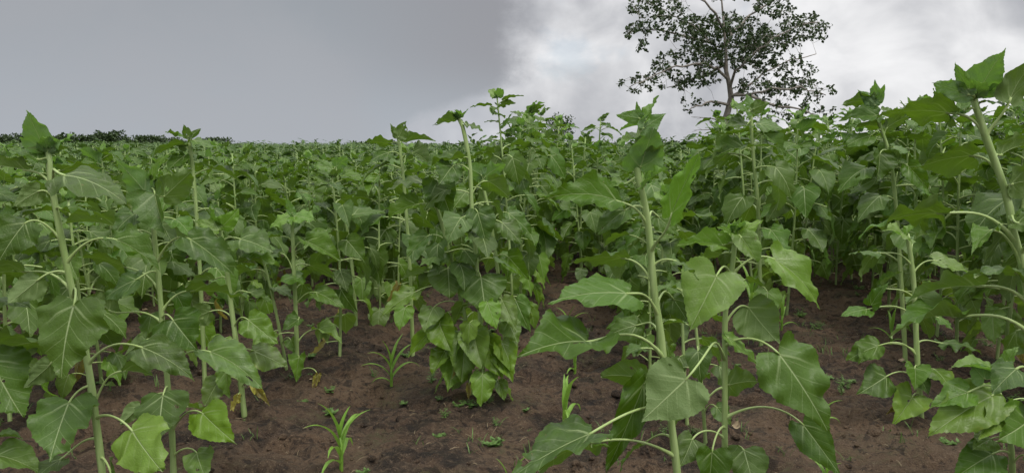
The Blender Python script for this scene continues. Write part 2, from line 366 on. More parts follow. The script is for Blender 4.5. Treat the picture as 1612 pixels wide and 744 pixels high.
def bud_mb(r, n=12, R=.5):
    mb = MB(); q = [Vector((0, 0, -.35)), Vector((0, 0, -.15)), Vector((0, 0, .05)), Vector((0, 0, .2))]; tube(mb, q, [.25, .5, .52, .3], 10)
    for ring, (r0, a0, L) in enumerate(((.5, .35, .8), (.4, .9, .9), (.25, 1.25, .9))):
        m = n - ring * 3
        for k in range(m):
            th = 2 * PI * (k + .5 * ring) / m + r.uniform(-.1, .1); a = a0 + r.uniform(-.15, .2); l = L * r.uniform(.8, 1.3); wd = .17
            o_ = Vector((math.cos(th), math.sin(th), 0)); sdv = Vector((-math.sin(th), math.cos(th), 0)); up = Vector((0, 0, 1))
            b0 = o_ * r0 * .9 + up * (-.1 + .1 * ring); b1 = b0 + (o_ * math.cos(a) + up * math.sin(a)) * l * .5; b2 = b0 + (o_ * math.cos(a + .4) + up * math.sin(a + .4)) * l
            mb.add([b0 - sdv * wd * .7, b0 + sdv * wd * .7, b1 + sdv * wd, b1 - sdv * wd, b2], [(0, 1, 2, 3), (3, 2, 4)])
    return mb
BUDS = [bud_mb(lr).mesh('flower_bud', M_BUD) for _ in range(3)]

def put_leaf(root, kind, k, loc, azm, s, tilt=0., roll=0., split=False):
    bl, pe, both = LIB[kind][k % len(LIB[kind])]
    o = link('leaf', bl if split else both, root, loc); o.rotation_euler = (roll, tilt, azm); o.scale = (s, s, s)
    if split: link('petiole', pe, o)
    return o
def stem_curve(h, lean, r):
    ax, ay = lean; w1 = r.uniform(-.02, .02) * h
    def c(t): return Vector((ax * t ** 1.4 + w1 * math.sin(t * 3.1), ay * t ** 1.4, h * t))
    return c
def gen_leaves(root, c, h, r, t0, t1, size, split, n, windy=.15, skip=None, small_low=.62):
    phi = r.uniform(0, 6.28)
    for i in range(n):
        t = t0 + (t1 - t0) * min(1, max(0, (i + r.uniform(-.45, .45)) / max(1, n - 1))) ** .88
        phi += 2.4 + r.uniform(-.5, .5)
        if skip and skip(t): continue
        if t > .95: kind, s = 'top', size * r.uniform(.28, .5)
        elif t > .86: kind, s = ('top' if r.random() < .35 else 'high'), size * r.uniform(.5, .75)
        elif t > .66: kind, s = 'high' if r.random() < .65 else 'mid', size * r.uniform(.8, 1.05)
        elif t > .33: kind, s = 'mid', size * r.uniform(.75, 1.05)
        else: kind, s = 'low', size * r.uniform(small_low, small_low + .22)
        a = phi
        if r.random() < windy: a = PI + r.uniform(-1.1, 1.1)
        k = r.randrange(100)
        if kind == 'low' and (k % len(LIB['low']) == 0) and t > .22: k += 1
        put_leaf(root, kind, k, c(t), a, s * r.uniform(.85, 1.15), r.uniform(-.28, .28), r.uniform(-.4, .4), split)
PLANTS = []
def gen_plant(x, y, h, r, label, group, split=False, size=None, n=None, lean=None, rad=None):
    z = soil(x, y) - .01
    root = thing('sunflower_plant', (x, y, z), label, 'sunflower', group)
    size = size or r.uniform(.20, .265) * min(1.12, .55 + .42 * h)
    lean = lean or (r.uniform(-.10, .06) * h, r.uniform(-.07, .07) * h)
    c = stem_curve(h, lean, r); rad = rad or r.uniform(.0085, .0115) * (.7 + .25 * h)
    mb = MB(); K = 9; tube(mb, [c(i / K) for i in range(K + 1)], [rad * (1.12 - .55 * i / K) for i in range(K + 1)], 8, 0)
    link('stem', mb.mesh('stem', M_STEM), root)
    n = n or int(r.uniform(20, 26) * min(1.15, .62 + .28 * h))
    gen_leaves(root, c, h, r, .10 if h > 1 else .14, .965, size, split, n)
    for k in range(3): put_leaf(root, 'top', r.randrange(99), c(.99), r.uniform(0, 6.28), size * r.uniform(.32, .5), -.25, 0, split)
    for k in range(4): put_leaf(root, 'high', r.randrange(99), c(r.uniform(.9, .97)), k * 1.57 + r.uniform(-.5, .5), size * r.uniform(.42, .68), -.1, 0, split)
    if r.random() < .8:
        b = link('flower_bud', BUDS[r.randrange(3)], root, c(1.0)); s = r.uniform(.016, .026); b.scale = (s, s, s); b.rotation_euler = (r.uniform(-.4, .4), r.uniform(-.4, .4), 0)
    PLANTS.append((x, y)); return root

# ------------------------------------------------------------------ foreground plants, each measured from the photograph
NH = {'F': (0, -1, .45), 'U': (0, 1, .35), 'T': (0, -.55, .85), 'E': (0, -.12, 1), 'B': (0, .50, .85), 'L': (-.8, -.6, .3), 'R': (.8, -.6, .3), 'V': (.2, .9, -.1)}
WD = {'F': .9, 'U': .9, 'T': .85, 'E': .8, 'B': .8, 'L': .8, 'R': .8, 'V': .9}
def hero(label, d, stem, leaves, rad=.013, top=1.0, extra=(), group=None, dd=0.0, size=.2, bud=None, budr=.022, seed=0, lowest=None):
    """stem: pixels from the top down, at distance d (the foot at d+dd); leaves: (attach y, bx, by, tx, ty, kind, opts)"""
    r = random.Random(seed * 17 + int(stem[0][0]))
    pts = []
    y0, y1 = stem[0][1], stem[-1][1]
    for (px, py) in stem: pts.append(P(px, py, d + dd * (py - y0) / (y1 - y0 + 1e-6)))
    # carry the stem on down to the soil
    a, b = pts[-2], pts[-1]; gz = soil(b.x, b.y) - .015
    if b.z > gz + .02:
        dirv = (b - a).normalized(); tt = (b.z - gz); foot = b + Vector((dirv.x / max(.3, -dirv.z) * tt * .55, 0, -tt)); pts.append((b + foot) / 2 + Vector((dirv.x * .02, 0, 0))); foot.z = soil(foot.x, foot.y) - .015; pts.append(foot)
    foot = pts[-1].copy(); root = thing('sunflower_plant', foot, label, 'sunflower', group); PLANTS.append((foot.x, foot.y))
    # resample smoothly
    L = [0.]
    for i in range(1, len(pts)): L.append(L[-1] + (pts[i] - pts[i - 1]).length)
    def c(t):                                   # t: 0 foot .. 1 top
        s = (1 - t) * L[-1]; i = 0
        while i < len(pts) - 2 and L[i + 1] < s: i += 1
        k = (s - L[i]) / max(1e-6, L[i + 1] - L[i])
        p0 = pts[max(i - 1, 0)]; p1 = pts[i]; p2 = pts[i + 1]; p3 = pts[min(i + 2, len(pts) - 1)]
        return .5 * (2 * p1 + (p2 - p0) * k + (2 * p0 - 5 * p1 + 4 * p2 - p3) * k * k + (3 * p1 - p0 - 3 * p2 + p3) * k ** 3) - foot
    K = 26; mb = MB(); tube(mb, [c(i / K) for i in range(K + 1)], [rad * (1.05 - .28 * i / K) * (1 + .06 * math.sin(i * 1.9)) for i in range(K + 1)], 12, 0, .05)
    link('stem', mb.mesh('stem', M_STEM), root)
    def at_y(py):
        lo, hi = 0., 1.; 
        for _ in range(30):
            m = (lo + hi) / 2; q = c(m) + foot; v = Vector((q.x, q.y, q.z - CAMZ)); zc = v.y * cp - v.z * sp; yc = v.y * sp + v.z * cp
            if H0 / 2 - F * yc / zc > py: lo = m
            else: hi = m
        return c((lo + hi) / 2)
    for lf in leaves:
        ay, bx, by, tx, ty, kd = lf[:6]; op = lf[6] if len(lf) > 6 else {}
        S0 = at_y(ay)
        if seed in (6, 7) and ay >= 455 and 'm' not in op: op = dict(op, m='o')
        dy = S0.y + foot.y
        front = {'F': -.10, 'U': -.04, 'T': -.05, 'E': -.02, 'B': .03, 'L': -.05, 'R': -.05, 'V': 0.}[kd]
        db = op.get('db', front * .6 + r.uniform(-.03, .03)); dt = op.get('dt', front * 1.4 + r.uniform(-.05, .05))
        B = P(bx, by, dy + db) - foot; T = P(tx, ty, dy + dt) - foot
        ch = T - B; ln = ch.length; nh = Vector(op.get('n', NH[kd])) + Vector((r.uniform(-.2, .2), r.uniform(-.12, .12), 0))
        dr = op.get('dr', r.uniform(.35, .95) if kd != 'F' else r.uniform(.2, .6)); wd = op.get('w', WD[kd]) 
        if kd == 'B' : dr = op.get('dr', r.uniform(.3, .8))
        fo_, cu_, wv_ = op.get('fo', r.choice((r.uniform(.02, .38), r.uniform(.02, .38), r.uniform(.5, .8)))), op.get('cu', r.uniform(.1, .8)), r.uniform(.03, .06)
        if op.get('m') == 'd': fo_, wd, dr, wv_ = 1.0, .6, -1.3, .09
        v, f, uv, tip = blade(r, 46, 7, wd, fo_, dr, wv_, cu_, op.get('tw', r.uniform(-.35, .35)), .020, r.uniform(-.4, .4))
        tl = np.linalg.norm(tip); ytip = tip / tl; zt = np.cross((1, 0, 0), ytip); A = np.stack([(1, 0, 0), ytip, zt], 1)   # chord frame -> local
        R = frame(ch, nh); v = (v @ A) @ R.T * (ln / tl) + np.array(B)
        mt = {'y': M_YOUNG, 'o': M_OLD, 'd': M_DRY}.get(op.get('m'), M_LEAF)
        lo = link('leaf', MB().add(v, f, uv).mesh('leaf', mt), root)
        if op.get('lab'): lo['label'] = op['lab']
        y_loc = np.array(A.T @ np.array((0, 1, 0))); bd = Vector(R @ y_loc)
        pl = (B - S0).length
        if pl > .012:
            out = (B - S0); up = Vector((0, 0, 1)); c1 = S0 + (out.normalized() * .40 + up * op.get('up', .30)) * pl; c2 = B - (bd * .7 + out.normalized() * .3).normalized() * pl * .30 + up * pl * op.get('up2', .05)
            pm = MB(); pr = op.get('pr', .0042) * (.8 + .2 * ln / .18); pc = bez(S0, c1, c2, B + bd * .006, 12)
            tube(pm, pc, [pr * (1.15 - .35 * min(1, i / 5) + (.9 if i == 0 else .25 if i == 1 else 0)) for i in range(12)], 7, 0); link('petiole', pm.mesh('petiole', M_PET), lo)
    for (t, kind, azd, s) in extra:
        put_leaf(root, kind, r.randrange(99), c(t), math.radians(azd), s, r.uniform(-.1, .1), r.uniform(-.2, .2), True)
    if bud:
        for k in range(5): put_leaf(root, 'top', r.randrange(99), c(.99), k * 1.26 + r.uniform(-.4, .4), r.uniform(.045, .075), -.1, 0, True)
        b = link('flower_bud', BUDS[r.randrange(3)], root, c(1.0) + Vector((0, 0, .3 * budr))); b.scale = (budr,) * 3; b.rotation_euler = bud
    return root

hero('tall sunflower at the left edge with one big upright leaf on top', 2.4,
 [(76, 236), (78, 262), (83, 301), (97, 378), (115, 464), (139, 577), (151, 662), (161, 744)],
 [(240, 70, 236, 41, 174, 'U', dict(w=.86, dr=.15, m='y', tw=0, fo=.1)), (241, 86, 238, 119, 210, 'B', dict(w=.6, m='y')),
  (278, 98, 268, 172, 268, 'B', dict(w=.75)), (300, 100, 276, 207, 328, 'T', dict(w=.62, dr=.9, db=-.22, dt=-.28)),
  (291, 40, 268, -36, 262, 'E'), (378, 40, 350, -2, 412, 'F', dict(w=.95)), (414, 182, 377, 254, 430, 'T', dict(w=.62, fo=.6)),
  (458, 38, 428, -36, 436, 'B'), (468, 117, 479, 97, 592, 'F', dict(w=1.08, fo=.16, dr=.35, db=-.16, dt=-.22)),
  (607, 109, 632, 78, 726, 'F', dict(w=.98, dr=.3)), (573, 222, 546, 305, 597, 'T', dict(w=.62)),
  (637, 195, 583, 243, 592, 'B', dict(w=1.0)), (658, 208, 677, 256, 742, 'F', dict(w=.85, m='o')), (330, 100, 330, 160, 345, 'E', dict(w=.7)),
  (312, 62, 300, 22, 325, 'U', dict(w=.8)), (560, 62, 538, -20, 560, 'B', {}), (720, 175, 745, 195, 800, 'F', {}),
  (690, 96, 722, 50, 760, 'T', {}), (430, 60, 440, 12, 478, 'U', dict(w=.8)), (520, 78, 575, 38, 610, 'U', dict(w=.7)), (250, 60, 252, 20, 236, 'E', dict(w=.6))],
 rad=.0115, bud=(.2, .1, 0), budr=.02, seed=1)
hero('sunflower with a round green bud and drooping leaves, second from the left edge', 3.0,
 [(237, 288), (239, 310), (242, 362), (250, 442), (258, 537), (264, 605), (271, 686), (273, 744)],
 [(300, 228, 302, 181, 250, 'U', dict(w=.8, m='y', dr=.2)), (288, 242, 284, 269, 242, 'L', dict(w=.6, m='y')), (312, 258, 310, 303, 268, 'U', dict(w=.7)),
  (300, 244, 305, 262, 372, 'F', dict(w=1.15)), (386, 183, 357, 96, 353, 'B', dict(w=.7)), (458, 197, 420, 118, 404, 'B', dict(w=.75)),
  (412, 299, 376, 372, 436, 'T', dict(w=.7, fo=.5)), (491, 305, 457, 390, 470, 'B', dict(w=.7)), (508, 172, 489, 132, 468, 'U', {}),
  (500, 272, 503, 312, 553, 'F', dict(w=1.15)), (608, 257, 621, 251, 694, 'F', dict(w=1.1)), (585, 330, 553, 413, 612, 'T', dict(w=.7, m='o')),
  (678, 319, 650, 372, 698, 'F', dict(w=.8, m='o')), (620, 220, 640, 190, 668, 'U', {}), (340, 215, 335, 178, 372, 'T', {}), (655, 300, 640, 335, 655, 'B', dict(m='o')),
  (350, 275, 345, 300, 372, 'E', {}), (718, 310, 712, 325, 755, 'F', dict(m='o')), (540, 228, 535, 195, 560, 'U', dict(w=.8)), (428, 215, 440, 165, 470, 'T', dict(w=.8))],
 rad=.0112, bud=(.1, .1, 0), budr=.028, seed=2)
hero('shorter sunflower left of the maize seedlings, bare lower stem and yellowing low leaves', 3.85,
 [(345, 352), (347, 366), (357, 425), (365, 490), (373, 550), (385, 655)],
 [(362, 344, 362, 306, 348, 'T', dict(m='y', w=.6)), (356, 347, 352, 333, 322, 'L', dict(m='y')), (358, 350, 356, 376, 328, 'R', dict(m='y')), (400, 330, 405, 290, 410, 'E', {}),
  (514, 391, 503, 436, 540, 'F', dict(m='o', w=.8)), (380, 378, 376, 432, 398, 'T', {}), (420, 384, 412, 440, 420, 'E', {}), (440, 335, 440, 292, 452, 'B', {}),
  (470, 392, 460, 428, 478, 'T', {}), (500, 330, 490, 290, 510, 'U', {}), (540, 352, 534, 330, 575, 'F', dict(m='o')), (560, 400, 552, 452, 578, 'T', dict(m='o')),
  (600, 345, 598, 322, 640, 'F', dict(m='o')), (610, 400, 605, 424, 638, 'F', dict(m='d', lab='yellow withered leaf')), (580, 356, 585, 362, 625, 'F', dict(m='o')), (625, 374, 622, 362, 645, 'F', dict(m='d'))],
 rad=.0135, bud=(0, 0, 0), budr=.016, seed=3)
hero('medium sunflower with a pale flat crown, rear of the pair behind the yellow leaf', 4.4,
 [(460, 335), (460, 352), (463, 430), (466, 500), (469, 604)],
 [(345, 458, 340, 425, 360, 'T', dict(m='y')), (342, 463, 340, 497, 348, 'T', dict(m='y')), (341, 460, 336, 450, 312, 'U', dict(m='y', w=.5)), (395, 482, 380, 537, 412, 'T', {}),
  (480, 498, 460, 541, 486, 'T', dict(w=.6)), (540, 502, 518, 538, 541, 'T', dict(m='o')), (562, 471, 562, 467, 600, 'F', dict(m='o')), (440, 474, 434, 430, 452, 'T', dict(w=1)),
  (505, 470, 502, 443, 522, 'F', {}), (430, 440, 398, 415, 412, 'E', {}), (420, 490, 418, 528, 440, 'B', {}), (585, 500, 590, 492, 612, 'F', dict(m='d')), (380, 440, 372, 410, 380, 'E', {})],
 rad=.0125, seed=4, extra=[(.9, 'top', 40, .1), (.55, 'mid', 80, .17), (.3, 'low', 200, .13)])
hero('thin leaning sunflower stem in front of the medium plant with a pale crown', 4.6,
 [(411, 392), (413, 402), (431, 475), (445, 545), (453, 592)],
 [(398, 408, 396, 376, 375, 'T', {}), (396, 414, 394, 440, 404, 'T', {}), (470, 434, 452, 462, 470, 'E', {}), (520, 420, 530, 402, 560, 'F', dict(m='o')), (540, 458, 535, 468, 560, 'F', dict(m='o')), (430, 395, 425, 370, 440, 'B', {})],
 rad=.0095, seed=5)
# the tall clump in the middle
hero('tallest sunflower of the middle clump, its bud nodding left above the field', 4.06,
 [(722, 186), (727, 194), (739, 255), (743, 333), (749, 400), (757, 517), (761, 625)],
 [(190, 722, 189, 682, 197, 'B', dict(w=.75)), (250, 726, 249, 650, 275, 'E', dict(w=.7)), (307, 768, 285, 804, 315, 'B', {}), (192, 733, 196, 760, 206, 'E', dict(w=.6)),
  (335, 752, 334, 766, 384, 'F', dict(w=1.05)), (428, 757, 436, 766, 501, 'F', dict(w=1.12)), (360, 790, 350, 822, 385, 'T', {}), (270, 712, 262, 690, 292, 'F', {}),
  (470, 790, 472, 812, 520, 'F', dict(w=.7)), (510, 765, 538, 790, 596, 'F', dict(m='o')), (515, 745, 522, 760, 582, 'F', {}), (560, 762, 588, 768, 628, 'F', dict(m='o', lab='ragged pale low leaf')),
  (540, 788, 545, 806, 600, 'F', dict(m='o')), (400, 700, 398, 660, 420, 'T', {}), (490, 800, 505, 815, 540, 'F', dict(m='o')), (580, 738, 604, 738, 628, 'F', dict(m='d', w=.7)),
  (590, 785, 600, 795, 630, 'F', dict(m='o'))],
 rad=.0135, bud=(.3, -.9, 0), budr=.033, seed=6, extra=[(.1 + .028 * i, 'low', 137 * i, .13 + .02 * (i % 3)) for i in range(12)] + [(.5 + .04 * i, 'mid', 150 * i, .17) for i in range(7)])
hero('leaning sunflower on the left side of the middle clump, wide leaves down to the ground', 4.15,
 [(672, 282), (676, 295), (687, 323), (713, 416), (725, 469), (735, 517), (742, 622)],
 [(290, 690, 285, 712, 345, 'F', dict(w=.85)), (300, 668, 290, 610, 300, 'E', {}), (425, 705, 421, 708, 472, 'F', dict(w=1.15)), (462, 652, 460, 600, 498, 'T', dict(w=.6)),
  (480, 682, 484, 668, 522, 'F', {}), (490, 692, 510, 712, 556, 'F', dict(w=1)), (505, 688, 514, 643, 562, 'T', dict(w=.55)), (520, 733, 528, 726, 600, 'F', dict(w=.9)),
  (540, 718, 560, 706, 614, 'F', dict(m='o')), (330, 655, 322, 610, 345, 'T', {}), (380, 672, 372, 640, 405, 'T', {}), (400, 730, 392, 750, 420, 'F', {}), (440, 670, 428, 632, 440, 'B', {}),
  (350, 720, 345, 750, 370, 'T', {}), (560, 700, 552, 680, 590, 'F', dict(m='o'))],
 rad=.012, seed=7, extra=[(.1 + .03 * i, 'low', 137 * i + 60, .13 + .02 * (i % 3)) for i in range(11)] + [(.5 + .05 * i, 'mid', 150 * i, .17) for i in range(6)])
hero('stout sunflower at the rear right of the middle clump, stem showing above the dark soil', 5.2,
 [(757, 275), (760, 291), (771, 340), (784, 430), (795, 540)],
 [(285, 758, 276, 728, 262, 'U', dict(m='y')), (288, 764, 278, 795, 258, 'U', dict(m='y')), (405, 800, 404, 832, 440, 'F', dict(w=1)), (470, 812, 472, 834, 522, 'F', dict(w=.7)),
  (350, 800, 335, 835, 368, 'T', {}), (500, 800, 506, 815, 540, 'F', dict(m='o')), (380, 755, 370, 735, 400, 'F', {}), (300, 735, 300, 712, 330, 'F', {})],
 rad=.0135, seed=8, extra=[(.9, 'high', 20, .15), (.8, 'high', 170, .17), (.7, 'mid', 300, .2), (.5, 'mid', 100, .2), (.4, 'mid', 250, .2), (.3, 'low', 10, .18)])
# centre right, nearest plants
hero('nearest sunflower right of centre, thick stem and a crown of small leaves', 2.3,
 [(1010, 196), (1004, 222), (1001, 262), (1013, 311), (1023, 376), (1029, 450), (1040, 525), (1058, 674), (1066, 744)],
 [(198, 1009, 197, 974, 207, 'B', dict(w=.55, m='y')), (188, 1008, 187, 971, 181, 'U', dict(w=.6, m='y')), (188, 1017, 190, 1037, 152, 'L', dict(w=.6, m='y')),
  (205, 1012, 203, 1048, 180, 'U', dict(w=.7, m='y')), (190, 1007, 184, 1002, 160, 'U', dict(w=.45, m='y')), (220, 1008, 218, 975, 226, 'E', dict(m='y')),
  (262, 1008, 264, 1030, 200, 'U', dict(w=.95, m='y', dr=.2, fo=.1)), (245, 1015, 250, 1048, 230, 'E', dict(w=.6)),
  (356, 972, 317, 862, 312, 'T', dict(w=.62, fo=.45, dr=.8, tw=.5)), (396, 1057, 337, 1103, 240, 'L', dict(w=.46, fo=.5, dr=.25, db=-.12, dt=-.2, up=.05, up2=-.2, m='y', n=(-.5, -.85, .2))),
  (300, 1015, 292, 1053, 266, 'T', dict(w=.8, m='y')), (448, 980, 406, 896, 415, 'B', dict(w=.75)), (496, 988, 462, 868, 474, 'T', dict(w=.66, dr=.5, db=-.12, dt=-.22)),
  (563, 925, 538, 814, 561, 'T', dict(w=.8, fo=.55, db=-.2, dt=-.38, tw=.5)), (640, 930, 682, 798, 756, 'T', dict(w=.56, fo=.5, db=-.25, dt=-.42, up=.12)),
  (718, 930, 697, 848, 742, 'B', dict(w=.6, db=-.1, up=.15)), (600, 1012, 596, 946, 592, 'B', dict(w=1.1, db=.1, dt=.15, n=(0, .95, .5))), (530, 1002, 512, 952, 532, 'T', dict(w=.9, db=.15, dt=.15)),
  (640, 1014, 602, 956, 738, 'F', dict(w=.42, db=-.03, dt=-.02)), (330, 985, 330, 938, 372, 'T', dict(w=.7)), (420, 1062, 410, 1098, 440, 'E', {}), (350, 1035, 340, 1068, 372, 'F', dict(w=.8, db=.1, dt=.1)),
  (480, 1060, 470, 1085, 510, 'F', dict(w=.8, db=.12, dt=.1)), (690, 1010, 700, 975, 742, 'B', dict(w=.8, db=.1, dt=.1)), (560, 1010, 548, 985, 560, 'E', {}), (280, 985, 290, 935, 302, 'E', dict(w=.6, m='y'))],
 rad=.0125, seed=9)
hero('light green sunflower with a lime bud and wide drooping leaves, right of the nearest plant', 2.55,
 [(1156, 368), (1157, 377), (1151, 434), (1142, 492), (1141, 605), (1141, 702), (1140, 744)],
 [(378, 1160, 372, 1201, 346, 'T', dict(w=.6, m='y')), (384, 1138, 386, 1067, 386, 'T', dict(w=.72, m='y', dr=.7)), (380, 1166, 372, 1194, 416, 'F', dict(w=.95, m='y')), (372, 1148, 370, 1128, 358, 'T', dict(w=.6, m='y')),
  (372, 1156, 366, 1168, 342, 'L', dict(w=.4, m='y')), (400, 1135, 400, 1100, 420, 'B', dict(w=.8)),
  (436, 1128, 434, 1085, 520, 'F', dict(w=1.05, db=-.15, dt=-.25, m='y', dr=.5)), (434, 1218, 407, 1288, 484, 'T', dict(w=.62, m='y', fo=.35)),
  (509, 1178, 483, 1226, 540, 'V', dict(w=1.05, n=(-.2, .9, .25))), (543, 1226, 556, 1302, 676, 'F', dict(w=.78, dr=.45, fo=.1, db=-.12, dt=-.18)), (535, 1144, 530, 1194, 576, 'T', dict(w=.4, m='y')),
  (658, 1264, 667, 1322, 746, 'F', dict(w=.7, fo=.4, dr=.3)), (600, 1147, 606, 1194, 600, 'V', dict(w=1.15, db=.12, dt=.14, n=(0, .9, .3))),
  (672, 1121, 710, 1115, 778, 'F', dict(w=1.05, db=-.12)), (708, 1171, 707, 1188, 772, 'F', dict(w=1)), (566, 1081, 596, 1012, 660, 'V', dict(w=1.08, n=(.25, 1, -.25), db=-.38, dt=-.42, dr=.15, fo=.05, lab='pale underside turned to the viewer')),
  (610, 1086, 654, 1036, 664, 'B', dict(w=.9)), (460, 1120, 460, 1085, 470, 'T', {}), (470, 1175, 440, 1205, 452, 'B', dict(w=.8)), (690, 1090, 690, 1070, 735, 'F', {})],
 rad=.0105, bud=(.1, .1, 0), budr=.024, seed=10)
hero('slender sunflower behind the two nearest plants, stem half hidden by their leaves', 3.45,
 [(1092, 500), (1096, 520), (1104, 600), (1111, 700)], [(560, 1120, 545, 1150, 560, 'E', {}), (600, 1072, 580, 1050, 610, 'T', {}), (650, 1128, 640, 1150, 670, 'F', {})],
 rad=.0085, seed=11, extra=[(.97, 'high', 20, .12), (.9, 'high', 150, .13), (.95, 'top', 270, .08), (.75, 'mid', 250, .15), (.6, 'mid', 330, .15), (.5, 'mid', 90, .14), (.35, 'low', 200, .12)])
hero('second slender sunflower stem behind the nearest plant, small leaves over the soil path', 3.75,
 [(1074, 455), (1074, 500), (1078, 600), (1082, 672)], [], rad=.009, seed=12,
 extra=[(.97, 'high', 200, .14), (.9, 'high', 330, .15), (.98, 'top', 90, .08), (.75, 'mid', 180, .17), (.6, 'mid', 20, .17), (.5, 'mid', 250, .15), (.35, 'low', 120, .13)])
hero('lone short sunflower at the edge of the right soil path with ragged leaves', 3.73,
 [(1428, 368), (1430, 378), (1439, 452), (1443, 545), (1448, 625), (1451, 674)],
 [(372, 1424, 373, 1388, 362, 'T', dict(m='y')), (370, 1428, 368, 1450, 350, 'T', dict(m='y')), (405, 1438, 380, 1462, 368, 'B', dict(w=.6)), (500, 1364, 487, 1326, 497, 'E', {}),
  (500, 1372, 480, 1399, 444, 'L', dict(w=.6)), (560, 1382, 544, 1333, 568, 'T', {}), (418, 1382, 398, 1336, 400, 'E', {}), (430, 1472, 410, 1528, 432, 'T', dict(m='y', w=.7)),
  (470, 1390, 450, 1420, 428, 'E', {}), (580, 1440, 579, 1440, 614, 'F', dict(w=1.2)), (622, 1436, 624, 1404, 670, 'F', dict(m='o')), (540, 1482, 540, 1545, 556, 'E', {}), (600, 1470, 580, 1496, 612, 'F', dict(m='o')),
  (640, 1415, 634, 1395, 652, 'F', dict(m='d')), (555, 1372, 548, 1352, 572, 'T', {}), (600, 1395, 592, 1350, 620, 'F', {}), (505, 1478, 500, 1500, 520, 'E', {}), (590, 1445, 588, 1462, 620, 'F', {})],
 rad=.0135, seed=13)
hero('very tall sunflower at the right edge, thick leaning stem and long leaves blown left', 1.9,
 [(1530, 150), (1538, 171), (1550, 211), (1570, 264), (1586, 312), (1596, 370), (1608, 411), (1622, 500), (1634, 744)],
 [(165, 1540, 146, 1581, 78, 'U', dict(w=.85, m='y', dr=.2)), (160, 1527, 150, 1466, 130, 'U', dict(w=.5, m='y')), (160, 1526, 142, 1504, 98, 'L', dict(w=.5, m='y')), (215, 1590, 157, 1652, 78, 'U', dict(w=.62, up=.05, up2=-.1)),
  (209, 1493, 178, 1381, 184, 'B', dict(w=.72, dr=.7)), (284, 1530, 245, 1436, 268, 'B', dict(w=.95, n=(-.2, .75, .7), dr=.5)), (377, 1479, 336, 1352, 372, 'B', dict(w=.7, dr=.8)),
  (478, 1536, 451, 1426, 478, 'B', dict(w=.7, dr=.7)), (528, 1501, 499, 1402, 530, 'E', dict(w=.6, fo=.5)), (170, 1545, 160, 1592, 168, 'E', dict(w=.6)), (250, 1575, 245, 1640, 228, 'B', dict(w=.8)),
  (300, 1592, 290, 1660, 282, 'U', dict(w=.8)), (340, 1600, 352, 1680, 350, 'T', {}), (430, 1560, 362, 1530, 400, 'L', dict(w=.5)), (400, 1640, 380, 1690, 430, 'F', {}), (450, 1600, 430, 1535, 438, 'E', dict(w=.6)),
  (175, 1520, 172, 1490, 200, 'E', dict(w=.5, m='y')), (600, 1600, 580, 1560, 620, 'T', dict(w=.7)), (640, 1670, 620, 1700, 680, 'F', {})],
 rad=.0104, bud=(.2, -.3, 0), budr=.022, seed=14)
hero('low sunflower in the bottom right corner with pale rosette and yellow edged leaves', 2.75,
 [(1566, 596), (1570, 612), (1586, 660), (1592, 710), (1594, 744)],
 [(598, 1562, 586, 1498, 578, 'E', dict(m='y')), (596, 1566, 585, 1594, 598, 'F', dict(m='y', w=.9)), (612, 1524, 617, 1465, 642, 'T', dict(m='y')), (615, 1562, 622, 1459, 688, 'T', dict(w=.6, m='o')),
  (690, 1618, 662, 1566, 694, 'F', dict(w=1)), (715, 1562, 714, 1502, 752, 'T', {}), (640, 1620, 628, 1655, 650, 'T', {}), (600, 1585, 570, 1604, 545, 'L', dict(m='y')), (700, 1560, 690, 1530, 708, 'T', dict(m='o')),
  (730, 1620, 720, 1650, 760, 'F', {}), (600, 1550, 596, 1530, 572, 'U', dict(m='y')), (650, 1560, 655, 1540, 690, 'F', dict(m='o'))],
 rad=.011, seed=15)
hero('tall sunflower with pointed crown and dark hanging leaf, left of the right edge plant', 4.9,
 [(1380, 160), (1382, 187), (1399, 239), (1407, 288), (1416, 400), (1424, 540)],
 [(168, 1374, 160, 1325, 166, 'B', dict(w=.7)), (172, 1378, 166, 1350, 141, 'U', dict(w=.5, m='y')), (160, 1380, 156, 1377, 126, 'U', dict(w=.5, m='y')), (162, 1384, 160, 1393, 134, 'U', dict(w=.5, m='y')),
  (185, 1380, 182, 1321, 190, 'T', dict(w=.7)), (200, 1386, 200, 1345, 202, 'B', dict(w=.9)), (215, 1396, 202, 1430, 184, 'U', dict(w=.8)), (240, 1385, 242, 1380, 288, 'F', dict(w=1.15)),
  (235, 1406, 232, 1440, 250, 'T', dict(w=.8)), (180, 1388, 172, 1408, 182, 'T', dict(w=.7)), (205, 1370, 214, 1330, 232, 'T', dict(w=.8)), (255, 1430, 262, 1462, 300, 'F', {})],
 rad=.0135, seed=16, extra=[(.72, 'mid', 180, .24), (.68, 'mid', 330, .24), (.62, 'mid', 200, .24), (.55, 'mid', 20, .24), (.5, 'mid', 250, .24), (.4, 'mid', 140, .22), (.3, 'low', 270, .2), (.2, 'low', 20, .18)])
hero('tall leafy sunflower standing in front of the bare tree trunk', 5.3,
 [(1182, 168), (1183, 200), (1187, 260), (1193, 321), (1196, 420), (1198, 500)],
 [(178, 1178, 176, 1148, 168, 'T', {}), (176, 1186, 172, 1212, 162, 'U', {}), (170, 1182, 166, 1176, 148, 'U', dict(m='y')), (190, 1176, 196, 1140, 202, 'T', {}), (200, 1195, 195, 1232, 205, 'T', {}), (225, 1204, 212, 1236, 246, 'T', dict(w=.8)),
  (240, 1170, 232, 1120, 250, 'T', {}), (270, 1215, 245, 1250, 262, 'E', {})],
 rad=.014, seed=17, extra=[(.78, 'mid', 180, .25), (.75, 'mid', 300, .24), (.68, 'mid', 20, .25), (.62, 'mid', 220, .25), (.56, 'mid', 100, .24), (.5, 'mid', 280, .24), (.42, 'mid', 350, .22), (.36, 'low', 170, .2), (.28, 'low', 270, .2)])
